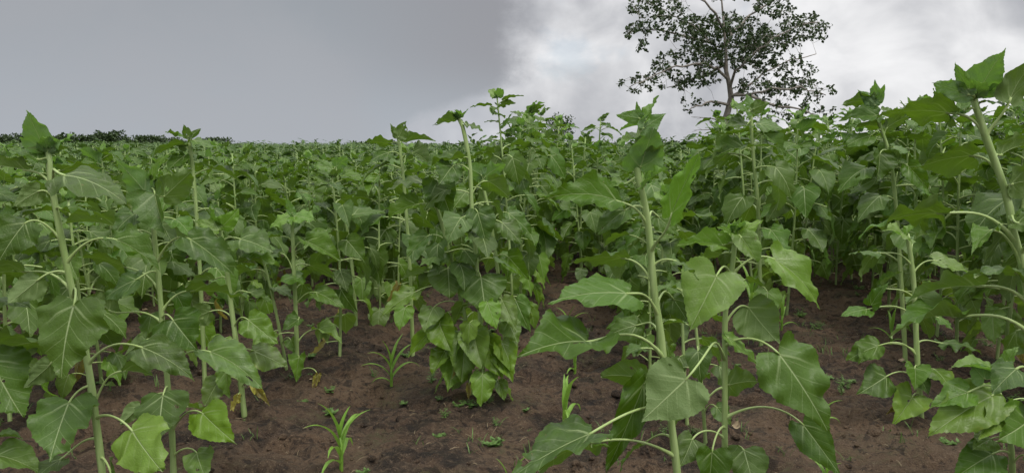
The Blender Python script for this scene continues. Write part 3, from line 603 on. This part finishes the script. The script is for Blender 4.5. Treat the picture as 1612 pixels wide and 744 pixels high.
hero('sunflower with a broad dark mid leaf, standing left of the middle clump', 5.7,
 [(527, 258), (529, 271), (538, 311), (550, 385), (558, 460), (561, 524)],
 [(268, 524, 266, 492, 262, 'T', dict(m='y')), (266, 530, 262, 546, 246, 'U', dict(m='y')), (290, 520, 284, 505, 325, 'F', dict(w=1)), (285, 540, 276, 575, 290, 'T', {})], rad=.0135, seed=18,
 extra=[(.85, 'high', 10, .19), (.8, 'mid', 200, .2), (.72, 'mid', 320, .2), (.65, 'mid', 100, .2), (.58, 'mid', 230, .2), (.5, 'mid', 0, .2), (.42, 'mid', 160, .18), (.34, 'low', 300, .17), (.26, 'low', 60, .15), (.2, 'low', 200, .14)])
hero('sunflower with two upright leaves and two flat leaves spread like wings on the skyline', 5.0,
 [(626, 215), (628, 225), (633, 262), (640, 340), (646, 440), (650, 555)],
 [(218, 627, 217, 639, 191, 'U', dict(w=.8)), (218, 624, 214, 614, 194, 'U', dict(w=.45)), (226, 613, 226, 571, 225, 'B', dict(w=.8)), (226, 640, 224, 685, 223, 'B', dict(w=.7)), (245, 612, 240, 580, 256, 'T', {}), (250, 650, 240, 680, 262, 'T', {})],
 rad=.0125, seed=19, extra=[(.85, 'high', 200, .2), (.78, 'mid', 320, .21), (.7, 'mid', 60, .2), (.62, 'mid', 180, .21), (.55, 'mid', 280, .2), (.45, 'mid', 20, .2), (.35, 'low', 150, .18), (.25, 'low', 260, .16)])
hero('sunflower with a small three leaf crown above the left skyline', 4.4,
 [(297, 212), (298, 222), (304, 270), (309, 330), (316, 450), (322, 590)],
 [(216, 296, 216, 289, 197, 'U', dict(w=.7)), (216, 299, 216, 317, 202, 'U', dict(w=.5)), (218, 294, 218, 261, 209, 'B', dict(w=.5)), (228, 290, 228, 240, 248, 'E', dict(w=.7)), (224, 305, 221, 348, 240, 'E', dict(w=.8)),
  (250, 290, 246, 262, 272, 'T', {}), (240, 292, 232, 268, 222, 'U', dict(w=.7))],
 rad=.0125, seed=20, extra=[(.84, 'high', 30, .19), (.78, 'mid', 250, .2), (.7, 'mid', 350, .2), (.62, 'mid', 120, .2), (.55, 'mid', 220, .2), (.45, 'mid', 330, .19), (.35, 'low', 60, .17), (.25, 'low', 180, .15)])
hero('sunflower mostly outside the left edge, only its drooping leaves reaching in', 2.5,
 [(-60, 330), (-55, 450), (-48, 600), (-42, 744)],
 [(540, -14, 566, 36, 656, 'F', dict(w=.95)), (700, -6, 716, 76, 752, 'T', dict(w=.7)), (400, -20, 352, 30, 388, 'F', {}), (350, -20, 300, 34, 320, 'T', {}), (470, -10, 470, 50, 486, 'E', {}), (620, -10, 690, 36, 690, 'E', dict(w=.6))],
 rad=.014, seed=21)

# ------------------------------------------------------------------ the rest of the field, in rows
def vis(x, y, m=.07):
    return y > 2 and abs(x / y) < .6745 + m
def height(x, y, r):
    u = (x - RD * y)
    hm = 1.18 + .36 * max(0, min(1, (u + 1.9) / 1.1))
    if u < -3: hm = 1.22 + .10 * min(1, (-3 - u) / 4)
    if y > 11: hm = 1.32 + .1 * max(-1, min(1, u / 6))
    if u > 1.0: hm += .06
    if 4 < y < 9.5 and -1.2 < u < -.1: hm = 1.66
    if 4 < y < 16 and -.1 < u < 1.25: hm = 1.28
    if 5.2 < y < 11 and u > 1.25: hm = 1.76
    hm += .12 * noise.noise((x * .35, y * .35, 21))
    return min(1.76 if y < 12 else 1.5, hm + r.uniform(-.2, .14))
cand = []; side_pts = []
fr_ = random.Random(77)
for k2_ in range(-150, 160):
    k = k2_ // 2; half = k2_ % 2; yy = 6.9 if half else 2.6
    while yy < 95:
        st = fr_.uniform(.30, .46) * (1 if yy < 45 else 1.5) * (1.5 if half or yy > 12 else 1)
        yy += st; x = ROW0 + ROWS * (k + .5 * half) + RD * yy + fr_.uniform(-1, 1) * min(.42, .09 + .045 * max(0, yy - 6)); y = yy + fr_.uniform(-.05, .05)
        if not vis(x, y):
            if half == 0 and 2.5 < y < 14 and .3 < abs(x) - (.6745 + .07) * y < 2.2: side_pts.append((y, x, k))
            continue
        if y < 3.55 and -1.9 < x / y * 1 and True: continue
        if y < 3.9 and x > -2.2 and x < 3.2: continue
        if k == 0 and y < 4.9: continue                       # middle clump is measured
        if k == -1 and y < 4.75: continue
        if k == 1 and y < 4.6: continue
        if k == 2 and 2 < y < 6.0: continue
        if half and k == 1 and y < 8: continue                   # the open soil path on the right
        if k == 3 and y < 3.6: continue
        if fr_.random() < .07: continue
        if any((x - a) ** 2 + (y - b) ** 2 < .27 ** 2 for a, b in PLANTS): continue
        cand.append((y, x, k))
cand.sort()
near = cand[:300 - len(PLANTS)]; far = cand[300 - len(PLANTS):]
ORD = ['first', 'second', 'third', 'fourth', 'fifth', 'sixth', 'seventh', 'eighth', 'ninth', 'tenth', 'eleventh', 'twelfth']
cnt = {}
def rowname(k):
    if k == 0: return 'one directly behind the tall middle clump'
    if k == 1: return 'one back along the row behind the nearest sunflower'
    if k == 2: return 'one back along the row behind the lone short sunflower'
    if k == -1: return 'one back, row just left of the middle clump'
    if k < -1: return 'from the front, %s row left of the middle clump' % ORD[-k - 1]
    return 'from the front, %s row right of the middle clump' % ORD[k - 1]
for (y, x, k) in near:
    r = random.Random(int(x * 1000) * 7 + int(y * 1000)); h = max(.8, height(x, y, r))
    cnt[k] = cnt.get(k, 0) + 1; i = cnt[k]
    if y < 7.2 and i <= 12:
        tallw = 'tall' if h > 1.45 else ('short' if h < 1.15 else 'medium')
        lab = '%s leafy sunflower, %s %s' % (tallw, ORD[i - 1], rowname(k)); grp = 'young sunflowers standing in rows'
    else:
        band = 'close behind the front plants' if y < 9 else ('in the middle distance' if y < 11.5 else 'at the back of the single plants')
        side = 'left of the middle clump' if k < 0 else ('right of the middle clump' if k > 0 else 'in line with the middle clump')
        lab = 'green sunflower %s, %s' % (side, band); grp = 'sunflowers %s %s' % (side, band)
    gen_plant(x, y, h, r, lab, grp, split=(y < 5.2))

# farther plants: one mass
tr_ = random.Random(9)
def far_template(r, M, S, nleaf):
    Vs, Fs, Us, Ms = [], [], [], []; mb = MB(); h = 1.0; c = stem_curve(h, (r.uniform(-.06, .03), 0), r)
    tube(mb, [c(0), c(.5), c(.96)], [.008, .007, .004], 4, 1)
    phi = r.uniform(0, 6)
    for i in range(nleaf):
        t = .2 + .8 * (i / (nleaf - 1)) ** .7; phi += 2.4 + r.uniform(-.3, .3)
        kind = 'top' if t > .95 else ('high' if t > .66 else ('mid' if t > .3 else 'low')); s = {'top': .10, 'high': .15, 'mid': .17, 'low': .12}[kind] * r.uniform(.85, 1.15)
        v, f, uv, cc, pr = make_lib(kind, r, False) if M == 9 else make_lib(kind, r, False)
        a = phi if r.random() > .25 else PI + r.uniform(-.7, .7)
        R = np.array([[math.cos(a), -math.sin(a), 0], [math.sin(a), math.cos(a), 0], [0, 0, 1]])
        mb.add((v * s) @ R.T + np.array(c(t)), f, uv, 0)
        if M == 9: tube(mb, [Vector(R @ np.array(q)) * s + c(t) for q in cc], [pr * s * 1.1] * len(cc), 3, 1, 0, False)
    V = np.concatenate(mb.v); U = np.concatenate(mb.uv); Fq = np.array([q if len(q) == 4 else tuple(q) + (q[-1],) * (4 - len(q)) for q in mb.f]); return V, Fq, U, np.array(mb.mi)
T1 = [far_template(tr_, 9, 2, 17) for _ in range(7)]; T2 = [far_template(tr_, 8, 2, 12) for _ in range(5)]
def build_mass(name, pts, label):
    AV, AF, AU, AM = [], [], [], []; n = 0; r = random.Random(3)
    for (y, x, k) in pts:
        V, Fq, U, Mi = r.choice(T1 if y < 32 else T2); h = max(.9, height(x, y, r)) * r.choice((.80, .92, 1, 1, 1.06, 1.13)); a = r.uniform(-.6, .6) + (PI if r.random() < .0 else 0); wsc = 1.25 * (1 if y < 32 else 1.45)
        ca, sa = math.cos(a), math.sin(a); q = V.copy(); X = (V[:, 0] * ca - V[:, 1] * sa) * wsc; Yv = (V[:, 0] * sa + V[:, 1] * ca) * wsc
        AV.append(np.stack([X + x, Yv + y, V[:, 2] * h + lift(x, y)], 1)); AF.append(Fq + n); AU.append(U); AM.append(Mi); n += len(V)
    V = np.concatenate(AV); Fq = np.concatenate(AF); U = np.concatenate(AU); Mi = np.concatenate(AM)
    me = bpy.data.meshes.new(name); me.vertices.add(len(V)); me.vertices.foreach_set('co', V.ravel())
    me.loops.add(Fq.size); me.loops.foreach_set('vertex_index', Fq.ravel().astype(np.int32)); me.polygons.add(len(Fq))
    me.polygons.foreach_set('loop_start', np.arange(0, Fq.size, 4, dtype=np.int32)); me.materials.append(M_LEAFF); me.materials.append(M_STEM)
    me.polygons.foreach_set('material_index', Mi.astype(np.int32)); me.update(calc_edges=True)
    ul = me.uv_layers.new(name='UVMap'); ul.data.foreach_set('uv', U[Fq.ravel()].ravel()); me.validate()
    me.polygons.foreach_set('use_smooth', [True] * len(me.polygons)); me.update()
    o = link(name, me); tag(o, label, 'sunflower field', None, 'stuff'); print('mass', len(pts), len(Fq)); return o
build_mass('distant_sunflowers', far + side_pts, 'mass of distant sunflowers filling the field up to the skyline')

# ------------------------------------------------------------------ trees
def leaf_quad(mb, c, dirv, nrm, L, Wd, mi=0):
    y = dirv.normalized(); n = (nrm - y * nrm.dot(y)); n = n.normalized() if n.length > 1e-4 else y.orthogonal().normalized(); x = y.cross(n)
    mb.add([c, c + y * L * .45 + x * Wd * .5 - n * L * .05, c + y * L, c + y * L * .45 - x * Wd * .5 - n * L * .05, c + y * L * .5 + n * L * .08],
           [(0, 1, 4), (1, 2, 4), (2, 3, 4), (3, 0, 4)], None, mi)
def rv(r): return Vector((r.gauss(0, 1), r.gauss(0, 1), r.gauss(0, 1))).normalized()
def big_tree():
    r = random.Random(42); D0 = 30.0; foot = P(1134, 262, D0); foot.z = soil(foot.x, D0) - .05
    root = thing('tree', foot, 'sparse dark leaved tree rising above the field, silhouetted against the clouds', 'tree')
    def q(px, py, dz=0): return P(px, py, D0 + dz) - foot
    base = Vector((0, 0, 0))
    tr_pts = [base, q(1134, 224), q(1139, 200), q(1146, 175), q(1151, 154), q(1148, 133), q(1143, 112), q(1143, 87), q(1141, 60), q(1139, 35), q(1136, 0), q(1134, -45)]
    tr_r = [.19, .155, .135, .12, .11, .09, .08, .06, .05, .04, .03, .015]
    mb = MB(); tube(mb, tr_pts, tr_r, 10, 0, .06); link('trunk', mb.mesh('trunk', M_BARK), root)
    limbs = [[(1146, 125, 0), (1128, 108, -.4), (1110, 102, -.8), (1083, 101, -1.2), (1055, 108, -1.5), (1020, 125, -1.6), (990, 138, -1.7)],
             [(1143, 112, 0), (1133, 90, .4), (1122, 68, .8), (1100, 45, 1.2), (1070, 30, 1.4), (1035, 12, 1.5)],
             [(1122, 68, .8), (1090, 60, .9), (1050, 50, .6), (1005, 45, .3)],
             [(1149, 138, 0), (1157, 112, -.5), (1185, 87, -1), (1215, 62, -1.3), (1250, 45, -1.4), (1290, 35, -1.4)],
             [(1151, 152, 0), (1165, 145, .6), (1180, 133, 1), (1200, 115, 1.4), (1245, 95, 1.8), (1285, 85, 2)],
             [(1151, 150, 0), (1175, 150, -1), (1215, 140, -1.8), (1260, 138, -2), (1300, 150, -2.2)],
             [(1180, 150, -1.2), (1215, 165, -1.5), (1260, 170, -1.7), (1300, 190, -1.6)],
             [(1142, 75, 0), (1155, 50, .5), (1180, 25, 1), (1215, 5, 1.2), (1240, -15, 1.2)],
             [(1140, 50, 0), (1125, 20, -.6), (1100, -5, -.9), (1070, -25, -1)],
             [(1146, 165, 0), (1125, 160, -.8), (1105, 165, -1.2), (1082, 175, -1.4)],
             [(1143, 100, 0), (1110, 120, 1.2), (1080, 130, 1.8), (1050, 138, 2.1)]]
    sk = [(Vector(p), rr * .5) for p, rr in zip(tr_pts[3:], tr_r[3:])]
    for lm in limbs:
        pp = [q(*a) for a in lm]; fine = []
        for i in range(len(pp) - 1):
            for t in (0, .33, .66): fine.append(pp[i].lerp(pp[i + 1], t) + rv(r) * .06 * (1 if i else 0))
        fine.append(pp[-1]); n = len(fine); rr = [.055 * (1 - .82 * i / (n - 1)) + .006 for i in range(n)]
        mb = MB(); tube(mb, fine, rr, 6); link('branch', mb.mesh('branch', M_BARK), root); sk += [(p, rr_) for p, rr_ in zip(fine, rr)]
    for lm in ([(1141, 192, 0), (1118, 186, -.3), (1088, 184, -.6)], [(1139, 203, 0), (1118, 204, -.2), (1092, 205, -.5)], [(1136, 214, 0), (1120, 219, -.3), (1104, 225, -.5)], [(1141, 200, 0), (1160, 190, -.3), (1178, 178, -.5)]):
        pp = [q(*a) for a in lm]; mb = MB(); tube(mb, pp, [.03, .02, .006], 5)
        for _ in range(3): a = pp[1].lerp(pp[2], r.random()); tube(mb, [a, a + Vector((-.2, 0, r.uniform(-.12, .12)))], [.008, .003], 4)
        o = link('branch', mb.mesh('branch', M_BARK), root); o['label'] = 'bare dead branch'
    blobs = [(1035, 12, 42, 12, 85), (1080, 42, 62, 17, 170), (1000, 48, 18, 9, 26), (1012, 72, 10, 8, 14), (1150, 60, 55, 34, 330), (1220, 10, 26, 14, 75), (1265, 45, 36, 21, 120), (1210, 62, 38, 15, 110),
             (1235, 115, 42, 28, 170), (1055, 100, 26, 16, 75), (1010, 130, 30, 13, 60), (1080, 130, 28, 9, 50), (1110, 118, 26, 15, 70), (1100, 166, 28, 13, 42), (1265, 142, 46, 12, 75), (1285, 172, 26, 16, 55),
             (1190, 140, 30, 18, 90), (1220, 175, 36, 15, 70), (1150, -22, 80, 20, 150), (1110, 80, 30, 18, 80), (1185, 95, 30, 20, 100), (1240, 205, 45, 12, 45)]
    cl = []
    for (px, py, rx, ry, n) in blobs:
        for _ in range(int(n * (.85 if py < 100 else .62 if py < 150 else .35))):
            a = r.uniform(0, 6.28); k = 1.2 * r.random() ** .55; cl.append(q(px + rx * k * math.cos(a), py + ry * k * math.sin(a), r.gauss(0, 1.1)))
    tw = MB(); fo = MB(); pts = [p for p, _ in sk]; arr = np.array([tuple(p) for p in pts])
    cl.sort(key=lambda c_: np.min(np.linalg.norm(arr - np.array(c_), axis=1)))
    A = list(map(tuple, arr)); A = np.array(A)
    for c_ in cl:
        cv = np.array(c_); dist = np.linalg.norm(A - cv, axis=1); j = int(np.argmin(dist)); s0 = Vector(A[j]); d_ = dist[j]
        if d_ > 1.1: continue
        mid = s0.lerp(c_, .5) + rv(r) * .08 * d_ + Vector((0, 0, .07 * d_))
        tube(tw, [s0, mid, c_], [.008, .006, .004], 3, 0, 0, False); A = np.vstack([A, np.array(mid), cv])
        m = r.randint(5, 9)
        for _ in range(m):
            dv = rv(r); dv.z -= .35; leaf_quad(fo, c_ + rv(r) * .07, dv, rv(r) + Vector((0, 0, .6)), r.uniform(.09, .15), r.uniform(.08, .13))
    o = link('crown', fo.mesh('crown', M_TREE), root); link('twigs', tw.mesh('twigs', M_BARK), o)
big_tree()
def small_tree(px, base_py, top_py, wpx, d, label, name='tree', dens=1., round_=1., mat_=None, group=None, seed=1, open_=False, cat='tree', lsz=1.):
    r = random.Random(seed * 31 + int(px)); foot = P(px, base_py, d); foot.z = soil(foot.x, d) - .05
    topz = P(px, top_py, d).z; h = topz - foot.z; wd = wpx / F * d
    root = thing(name, foot, label, cat, group); mb = MB(); fo = MB()
    th = h * (.45 if name == 'tree' else .2); tube(mb, [Vector((0, 0, 0)), Vector((r.uniform(-.1, .1), 0, th * .6)), Vector((r.uniform(-.2, .2), 0, h * .75))], [h * .028, h * .022, h * .006], 6)
    lumps = [(Vector((r.uniform(-.5, .5) * wd * .75, r.uniform(-.4, .4) * wd * .6, h * r.uniform(.42 if name == 'tree' else .2, .86))), r.uniform(.16, .30) * min(wd, h * 1.2)) for _ in range(9 if not open_ else 13)]
    lumps.append((Vector((0, 0, h * .84)), .16 * h))
    for c_, R in lumps:
        s0 = Vector((0, 0, th * r.uniform(.5, 1.2))); tube(mb, [s0, s0.lerp(c_, .5) + Vector((0, 0, .05 * h)), c_], [h * .011, h * .007, h * .003], 4)
        for _ in range(int(dens * (150 if not open_ else 60))):
            p = c_ + rv(r) * R * r.random() ** .4; p.z = min(p.z, h); leaf_quad(fo, p, rv(r), rv(r) + Vector((0, 0, .8)), lsz * r.uniform(.10, .2) * (d / 45), lsz * r.uniform(.07, .14) * (d / 45))
    link('trunk', mb.mesh('trunk', M_BARK), root); link('crown', fo.mesh('crown', mat_ or M_BUSH), root); return root
small_tree(876, 250, 174, 52, 38, 'small open crowned tree on the skyline right of the middle clump', mat_=M_TREE, open_=True, dens=1.1, seed=2)
small_tree(1597, 260, 175, 62, 40, 'dark tree on the skyline at the right edge behind the biggest sunflower', mat_=M_TREE, seed=3, open_=True, dens=1.6)
small_tree(1448, 255, 204, 92, 60, 'low spreading tree on the skyline between the two tall right sunflowers', mat_=M_TREE, seed=4, open_=True, dens=1.3)
small_tree(1085, 262, 224, 80, 70, 'rounded grey green bush at the foot of the big tree', name='bush', cat='bush', seed=5, dens=2.2)
small_tree(1026, 262, 221, 62, 62, 'thorny bush on the skyline left of the rounded grey green bush', name='bush', cat='bush', seed=6, open_=True, dens=1.5)
small_tree(960, 255, 226, 60, 75, 'low bush on the skyline behind the nearest sunflower', name='bush', cat='bush', seed=7, dens=1.6)
small_tree(12, 250, 213, 50, 70, 'small tree on the skyline at the far left edge', mat_=M_TREE, seed=8, open_=True, dens=1.2)
small_tree(178, 250, 207, 46, 72, 'pointed dark tree on the left skyline, taller than its neighbours', mat_=M_TREE, seed=9, dens=1.0)
small_tree(132, 250, 213, 62, 80, 'round dark tree on the left skyline, left of the pointed one', mat_=M_TREE, seed=10, dens=1.0)
small_tree(226, 250, 214, 60, 78, 'round dark tree on the left skyline, right of the pointed one', mat_=M_TREE, seed=11, dens=1.0)
br_ = random.Random(4)
for i, px in enumerate((-25, 45, 72, 98, 155, 200, 250, 275, 305, 340)):
    small_tree(px, 252, br_.uniform(209, 217) + (4 if px > 260 else 0), br_.uniform(34, 60), br_.uniform(74, 92), 'dark tree in the low tree line along the left horizon', group='tree line on the left horizon', mat_=M_TREE, seed=80 + i, dens=.9)
for i, px in enumerate(range(-60, 1700, 42)):
    small_tree(px + br_.uniform(-12, 12), 248, br_.uniform(223, 230) + (5 if px > 900 else 0), br_.uniform(45, 80), br_.uniform(100, 125), 'distant low bush in the line closing the horizon', name='bush', cat='bush', group='bushes along the horizon', seed=40 + i, dens=.9, lsz=.8)

# ------------------------------------------------------------------ maize seedlings, weeds, clods
def strip(r, s0, azm, L, wd, a0, bend, n=11):
    """an arching grass blade"""
    pts = []; p = Vector(s0); o_ = Vector((math.cos(azm), math.sin(azm), 0)); sdv = Vector((-math.sin(azm), math.cos(azm), 0)); V = []; Fq = []
    for i in range(n):
        t = i / (n - 1); a = a0 - bend * t ** 1.3; 
        w_ = wd * (min(1, .45 + t * 2.2) * (1 - t ** 2.6)) + .0006; nn = Vector((0, 0, 1)) * math.cos(a) - o_ * math.sin(a)
        V += [p - sdv * w_ + nn * w_ * .5, p, p + sdv * w_ + nn * w_ * .5]
        p = p + (o_ * math.cos(a) + Vector((0, 0, 1)) * math.sin(a)) * L / (n - 1) + sdv * r.uniform(-.01, .01) * L
    for i in range(n - 1):
        for k in range(2): b = i * 3 + k; Fq.append((b, b + 1, b + 4, b + 3))
    return V, Fq
def maize(px, py, hpx, label, seed, nl=7, group='maize seedlings between the rows'):
    r = random.Random(seed); y = 4.
    for _ in range(6):
        rr = ray(px, py); y = rr.y * (CAMZ - soil(rr.x * y / rr.y, y)) / -rr.z
    x = ray(px, py).x / ray(px, py).y * y; h = hpx / F * y; foot = Vector((x, y, soil(x, y) - .01)); root = thing('maize_seedling', foot, label, 'maize', group)
    mb = MB(); tube(mb, [Vector((0, 0, 0)), Vector((.003, 0, h * .25)), Vector((0, 0, h * .5))], [.009, .008, .005], 7); link('stalk', mb.mesh('stalk', M_MAIZE), root)
    az_ = r.uniform(0, 6.28)
    for i in range(nl):
        az_ += PI + r.uniform(-.6, .6); t = i / (nl - 1)
        V, Fq = strip(r, (0, 0, h * (.1 + .38 * t)), az_, h * r.uniform(.65, .95) * (1 if 0 < i < nl - 1 else .7), .011 * (.6 + h * 1.6), .8 + .65 * t, (2.3 - 1.6 * t) * r.uniform(.8, 1.15))
        lf = MB().add(V, Fq); link('leaf', lf.mesh('leaf', M_MAIZE), root)
maize(537, 738, 118, 'bright green maize seedling in the bare soil at the lower left', 1, 8)
maize(616, 612, 78, 'maize seedling with arching leaves left of the middle clump', 2, 7)
maize(888, 690, 112, 'maize seedling in the path left of the nearest sunflower', 3, 6)
maize(905, 578, 60, 'thin maize seedling farther up the path right of the middle clump', 4, 5)
maize(800, 790, 80, 'maize seedling cut off by the bottom edge, one blade arching in', 5, 6)
maize(1300, 765, 55, 'small maize seedling at the bottom right beside the drooping leaf', 6, 5)
maize(1182, 505, 100, 'maize plant on the right path behind the lime budded sunflower', 7, 7)
maize(1282, 440, 75, 'maize plant at the head of the right soil path', 8, 7)
maize(1403, 535, 60, 'maize seedling left of the lone short sunflower', 9, 6)
maize(895, 520, 45, 'smallest maize seedling at the back of the middle path', 10, 5)
maize(1296, 655, 50, 'slim maize seedling in the middle of the right soil path', 11, 4)
maize(1230, 520, 55, 'maize seedling at the left side of the right soil path', 12, 5)
def on_soil(px, py):
    y = 4.; rr = ray(px, py)
    for _ in range(7): y = rr.y * (CAMZ - soil(rr.x * y / rr.y, y)) / -rr.z
    return rr.x * y / rr.y, y
WM = []
wr = random.Random(8)
for k in range(6):
    mb = MB(); n = wr.randint(3, 6)
    for j in range(n):
        a = wr.uniform(0, 6.28); hh = wr.uniform(.5, 1); tipp = Vector((math.cos(a), math.sin(a), 0)) * wr.uniform(.2, .8) + Vector((0, 0, hh * (.5 if k % 3 == 0 else 1))); tube(mb, [Vector((0, 0, 0)), tipp * .5 + Vector((0, 0, .1)), tipp], [.03, .025, .015], 4)
        for q_ in range(8):
            t = .2 + .8 * q_ / 7; c_ = tipp * t; b = a + q_ * (2.4 if k % 2 else PI / 1.06); L_ = (.5 - .25 * t) * wr.uniform(.7, 1.2) * (1.3 if k % 3 == 0 else .9); leaf_quad(mb, c_, Vector((math.cos(b), math.sin(b), wr.uniform(-.1, .6))), Vector((0, 0, 1)), L_, L_ * (.28 if k % 3 else .6))
    WM.append(mb.mesh('weed', M_WEED))
def weed(x, y, s, label, group):
    o = link('weed', WM[wr.randrange(6)], None, (x, y, soil(x, y) - .004)); o.scale = (s, s, s * wr.uniform(.7, 1.1)); o.rotation_euler = (0, 0, wr.uniform(0, 6.28)); tag(o, label, 'weed', group)
for (px, py, s, lab) in [(775, 700, .085, 'tallest weed tuft at the bottom below the middle clump'), (693, 684, .05, 'small weed below the left side of the middle clump'), (700, 652, .05, 'small weed just under the left foot of the middle clump'),
        (520, 625, .06, 'weed beside the bright maize seedling'), (680, 600, .1, 'spindly weed touching the left side of the middle clump'), (780, 668, .045, 'tiny weed between the middle clump and the tallest weed tuft'),
        (590, 612, .07, 'weed at the foot of the arching maize seedling'), (740, 640, .07, 'weed hugging the base of the middle clump'), (520, 655, .07, 'leafy weed behind the bright maize seedling'), (1335, 610, .05, 'small weed on the right soil path')]:
    x, y = on_soil(px, py); weed(x, y, s, lab, None)
n = 0
while n < 230:
    y = wr.uniform(2.7, 9.5); x = wr.uniform(-.68, .7) * y
    if wr.random() < .5:
        fx, fy = wr.choice(PLANTS); x, y = fx + wr.gauss(0, .16), fy + wr.gauss(0, .16)
        if y > 9 or y < 2.6 or not vis(x, y): continue
    u = (x - RD * y - ROW0) / ROWS; u -= math.floor(u)
    if abs(u - .5) < .3 and wr.random() < .6: continue
    s = wr.uniform(.022, .065) * (1 + .4 * (x > 1.5)); weed(x, y, s, 'tiny green weed on the bare soil among the rows', 'tiny weeds scattered on the soil'); n += 1
# clods and bits of dry straw
mb = MB(); cr = random.Random(13)
ico = []
import bmesh
bm = bmesh.new(); bmesh.ops.create_icosphere(bm, subdivisions=2, radius=1); iv = np.array([tuple(v.co) for v in bm.verts]); iff = [tuple(v.index for v in f.verts) for f in bm.faces]; bm.free()
for _ in range(2600):
    y = 2.5 + 7 * cr.random() ** 1.3; x = cr.uniform(-.7, .7) * y
    if noise.noise((x * 1.3, y * 1.3, 40)) < cr.uniform(-.35, .3): continue
    s = min(.034, .007 * math.exp(cr.gauss(.2, .65))); off = Vector((cr.random() * 50, cr.random() * 50, 0))
    dsp = np.array([1 + .45 * noise.noise(Vector(v) * 1.4 + off) for v in iv])[:, None]
    mb.add(iv * dsp * np.array((s, s * cr.uniform(.7, 1.2), s * .65)) + np.array((x, y, soil(x, y) + s * .15)), iff)
tag(link('soil_clods', mb.mesh('soil_clods', M_SOIL)), 'crumbly clods of dark soil', None, None, 'stuff')
mb = MB()
for _ in range(420):
    y = 2.6 + 6 * cr.random() ** 1.2; x = cr.uniform(-.7, .7) * y; a = cr.uniform(0, PI); L = cr.uniform(.015, .06); dv = Vector((math.cos(a), math.sin(a), 0)) * L
    p0 = Vector((x, y, soil(x, y) + .006)); p1 = Vector((x + dv.x, y + dv.y, soil(x + dv.x, y + dv.y) + .008)); tube(mb, [p0, (p0 + p1) / 2 + Vector((0, 0, .006)), p1], [.0013, .0016, .0009], 4)
for _ in range(260):
    fx, fy = cr.choice(PLANTS); x, y = fx + cr.gauss(0, .2), fy + cr.gauss(0, .2)
    if y > 9: continue
    v, f, uv, tip = blade(cr, 9, 2, .7, .7, cr.uniform(-2.4, 2.4), .08, .5, cr.uniform(-1, 1), .05); k_ = cr.uniform(.03, .08); a = cr.uniform(0, 6.28); ca, sa = math.cos(a), math.sin(a)
    v = v * k_; v = np.stack([v[:, 0] * ca - v[:, 1] * sa + x, v[:, 0] * sa + v[:, 1] * ca + y, np.abs(v[:, 2]) * .6 + soil(x, y) + .006], 1); mb.add(v, f)
tag(link('plant_litter', mb.mesh('plant_litter', M_STRAW)), 'dry stalk bits and crumpled dead leaves on the soil', None, None, 'stuff')
mb = MB()
for _ in range(2600):
    y = 3.2 + 12 * cr.random(); x = cr.uniform(-.72, .72) * y
    if noise.noise((x * .8, y * .8, 60)) < cr.uniform(-.1, .35): continue
    z = soil(x, y)
    for j in range(3):
        V, Fq = strip(cr, (x + cr.uniform(-.02, .02), y, z - .004), cr.uniform(0, 6.28), cr.uniform(.025, .08), .0018, cr.uniform(.9, 1.5), cr.uniform(.3, 1.4), 5); mb.add(V, Fq)
tag(link('grass', mb.mesh('grass', M_WEED)), 'thin fresh grass sprouting from the soil', None, None, 'stuff')
print('plants', len(PLANTS), 'objects', len(bpy.data.objects))
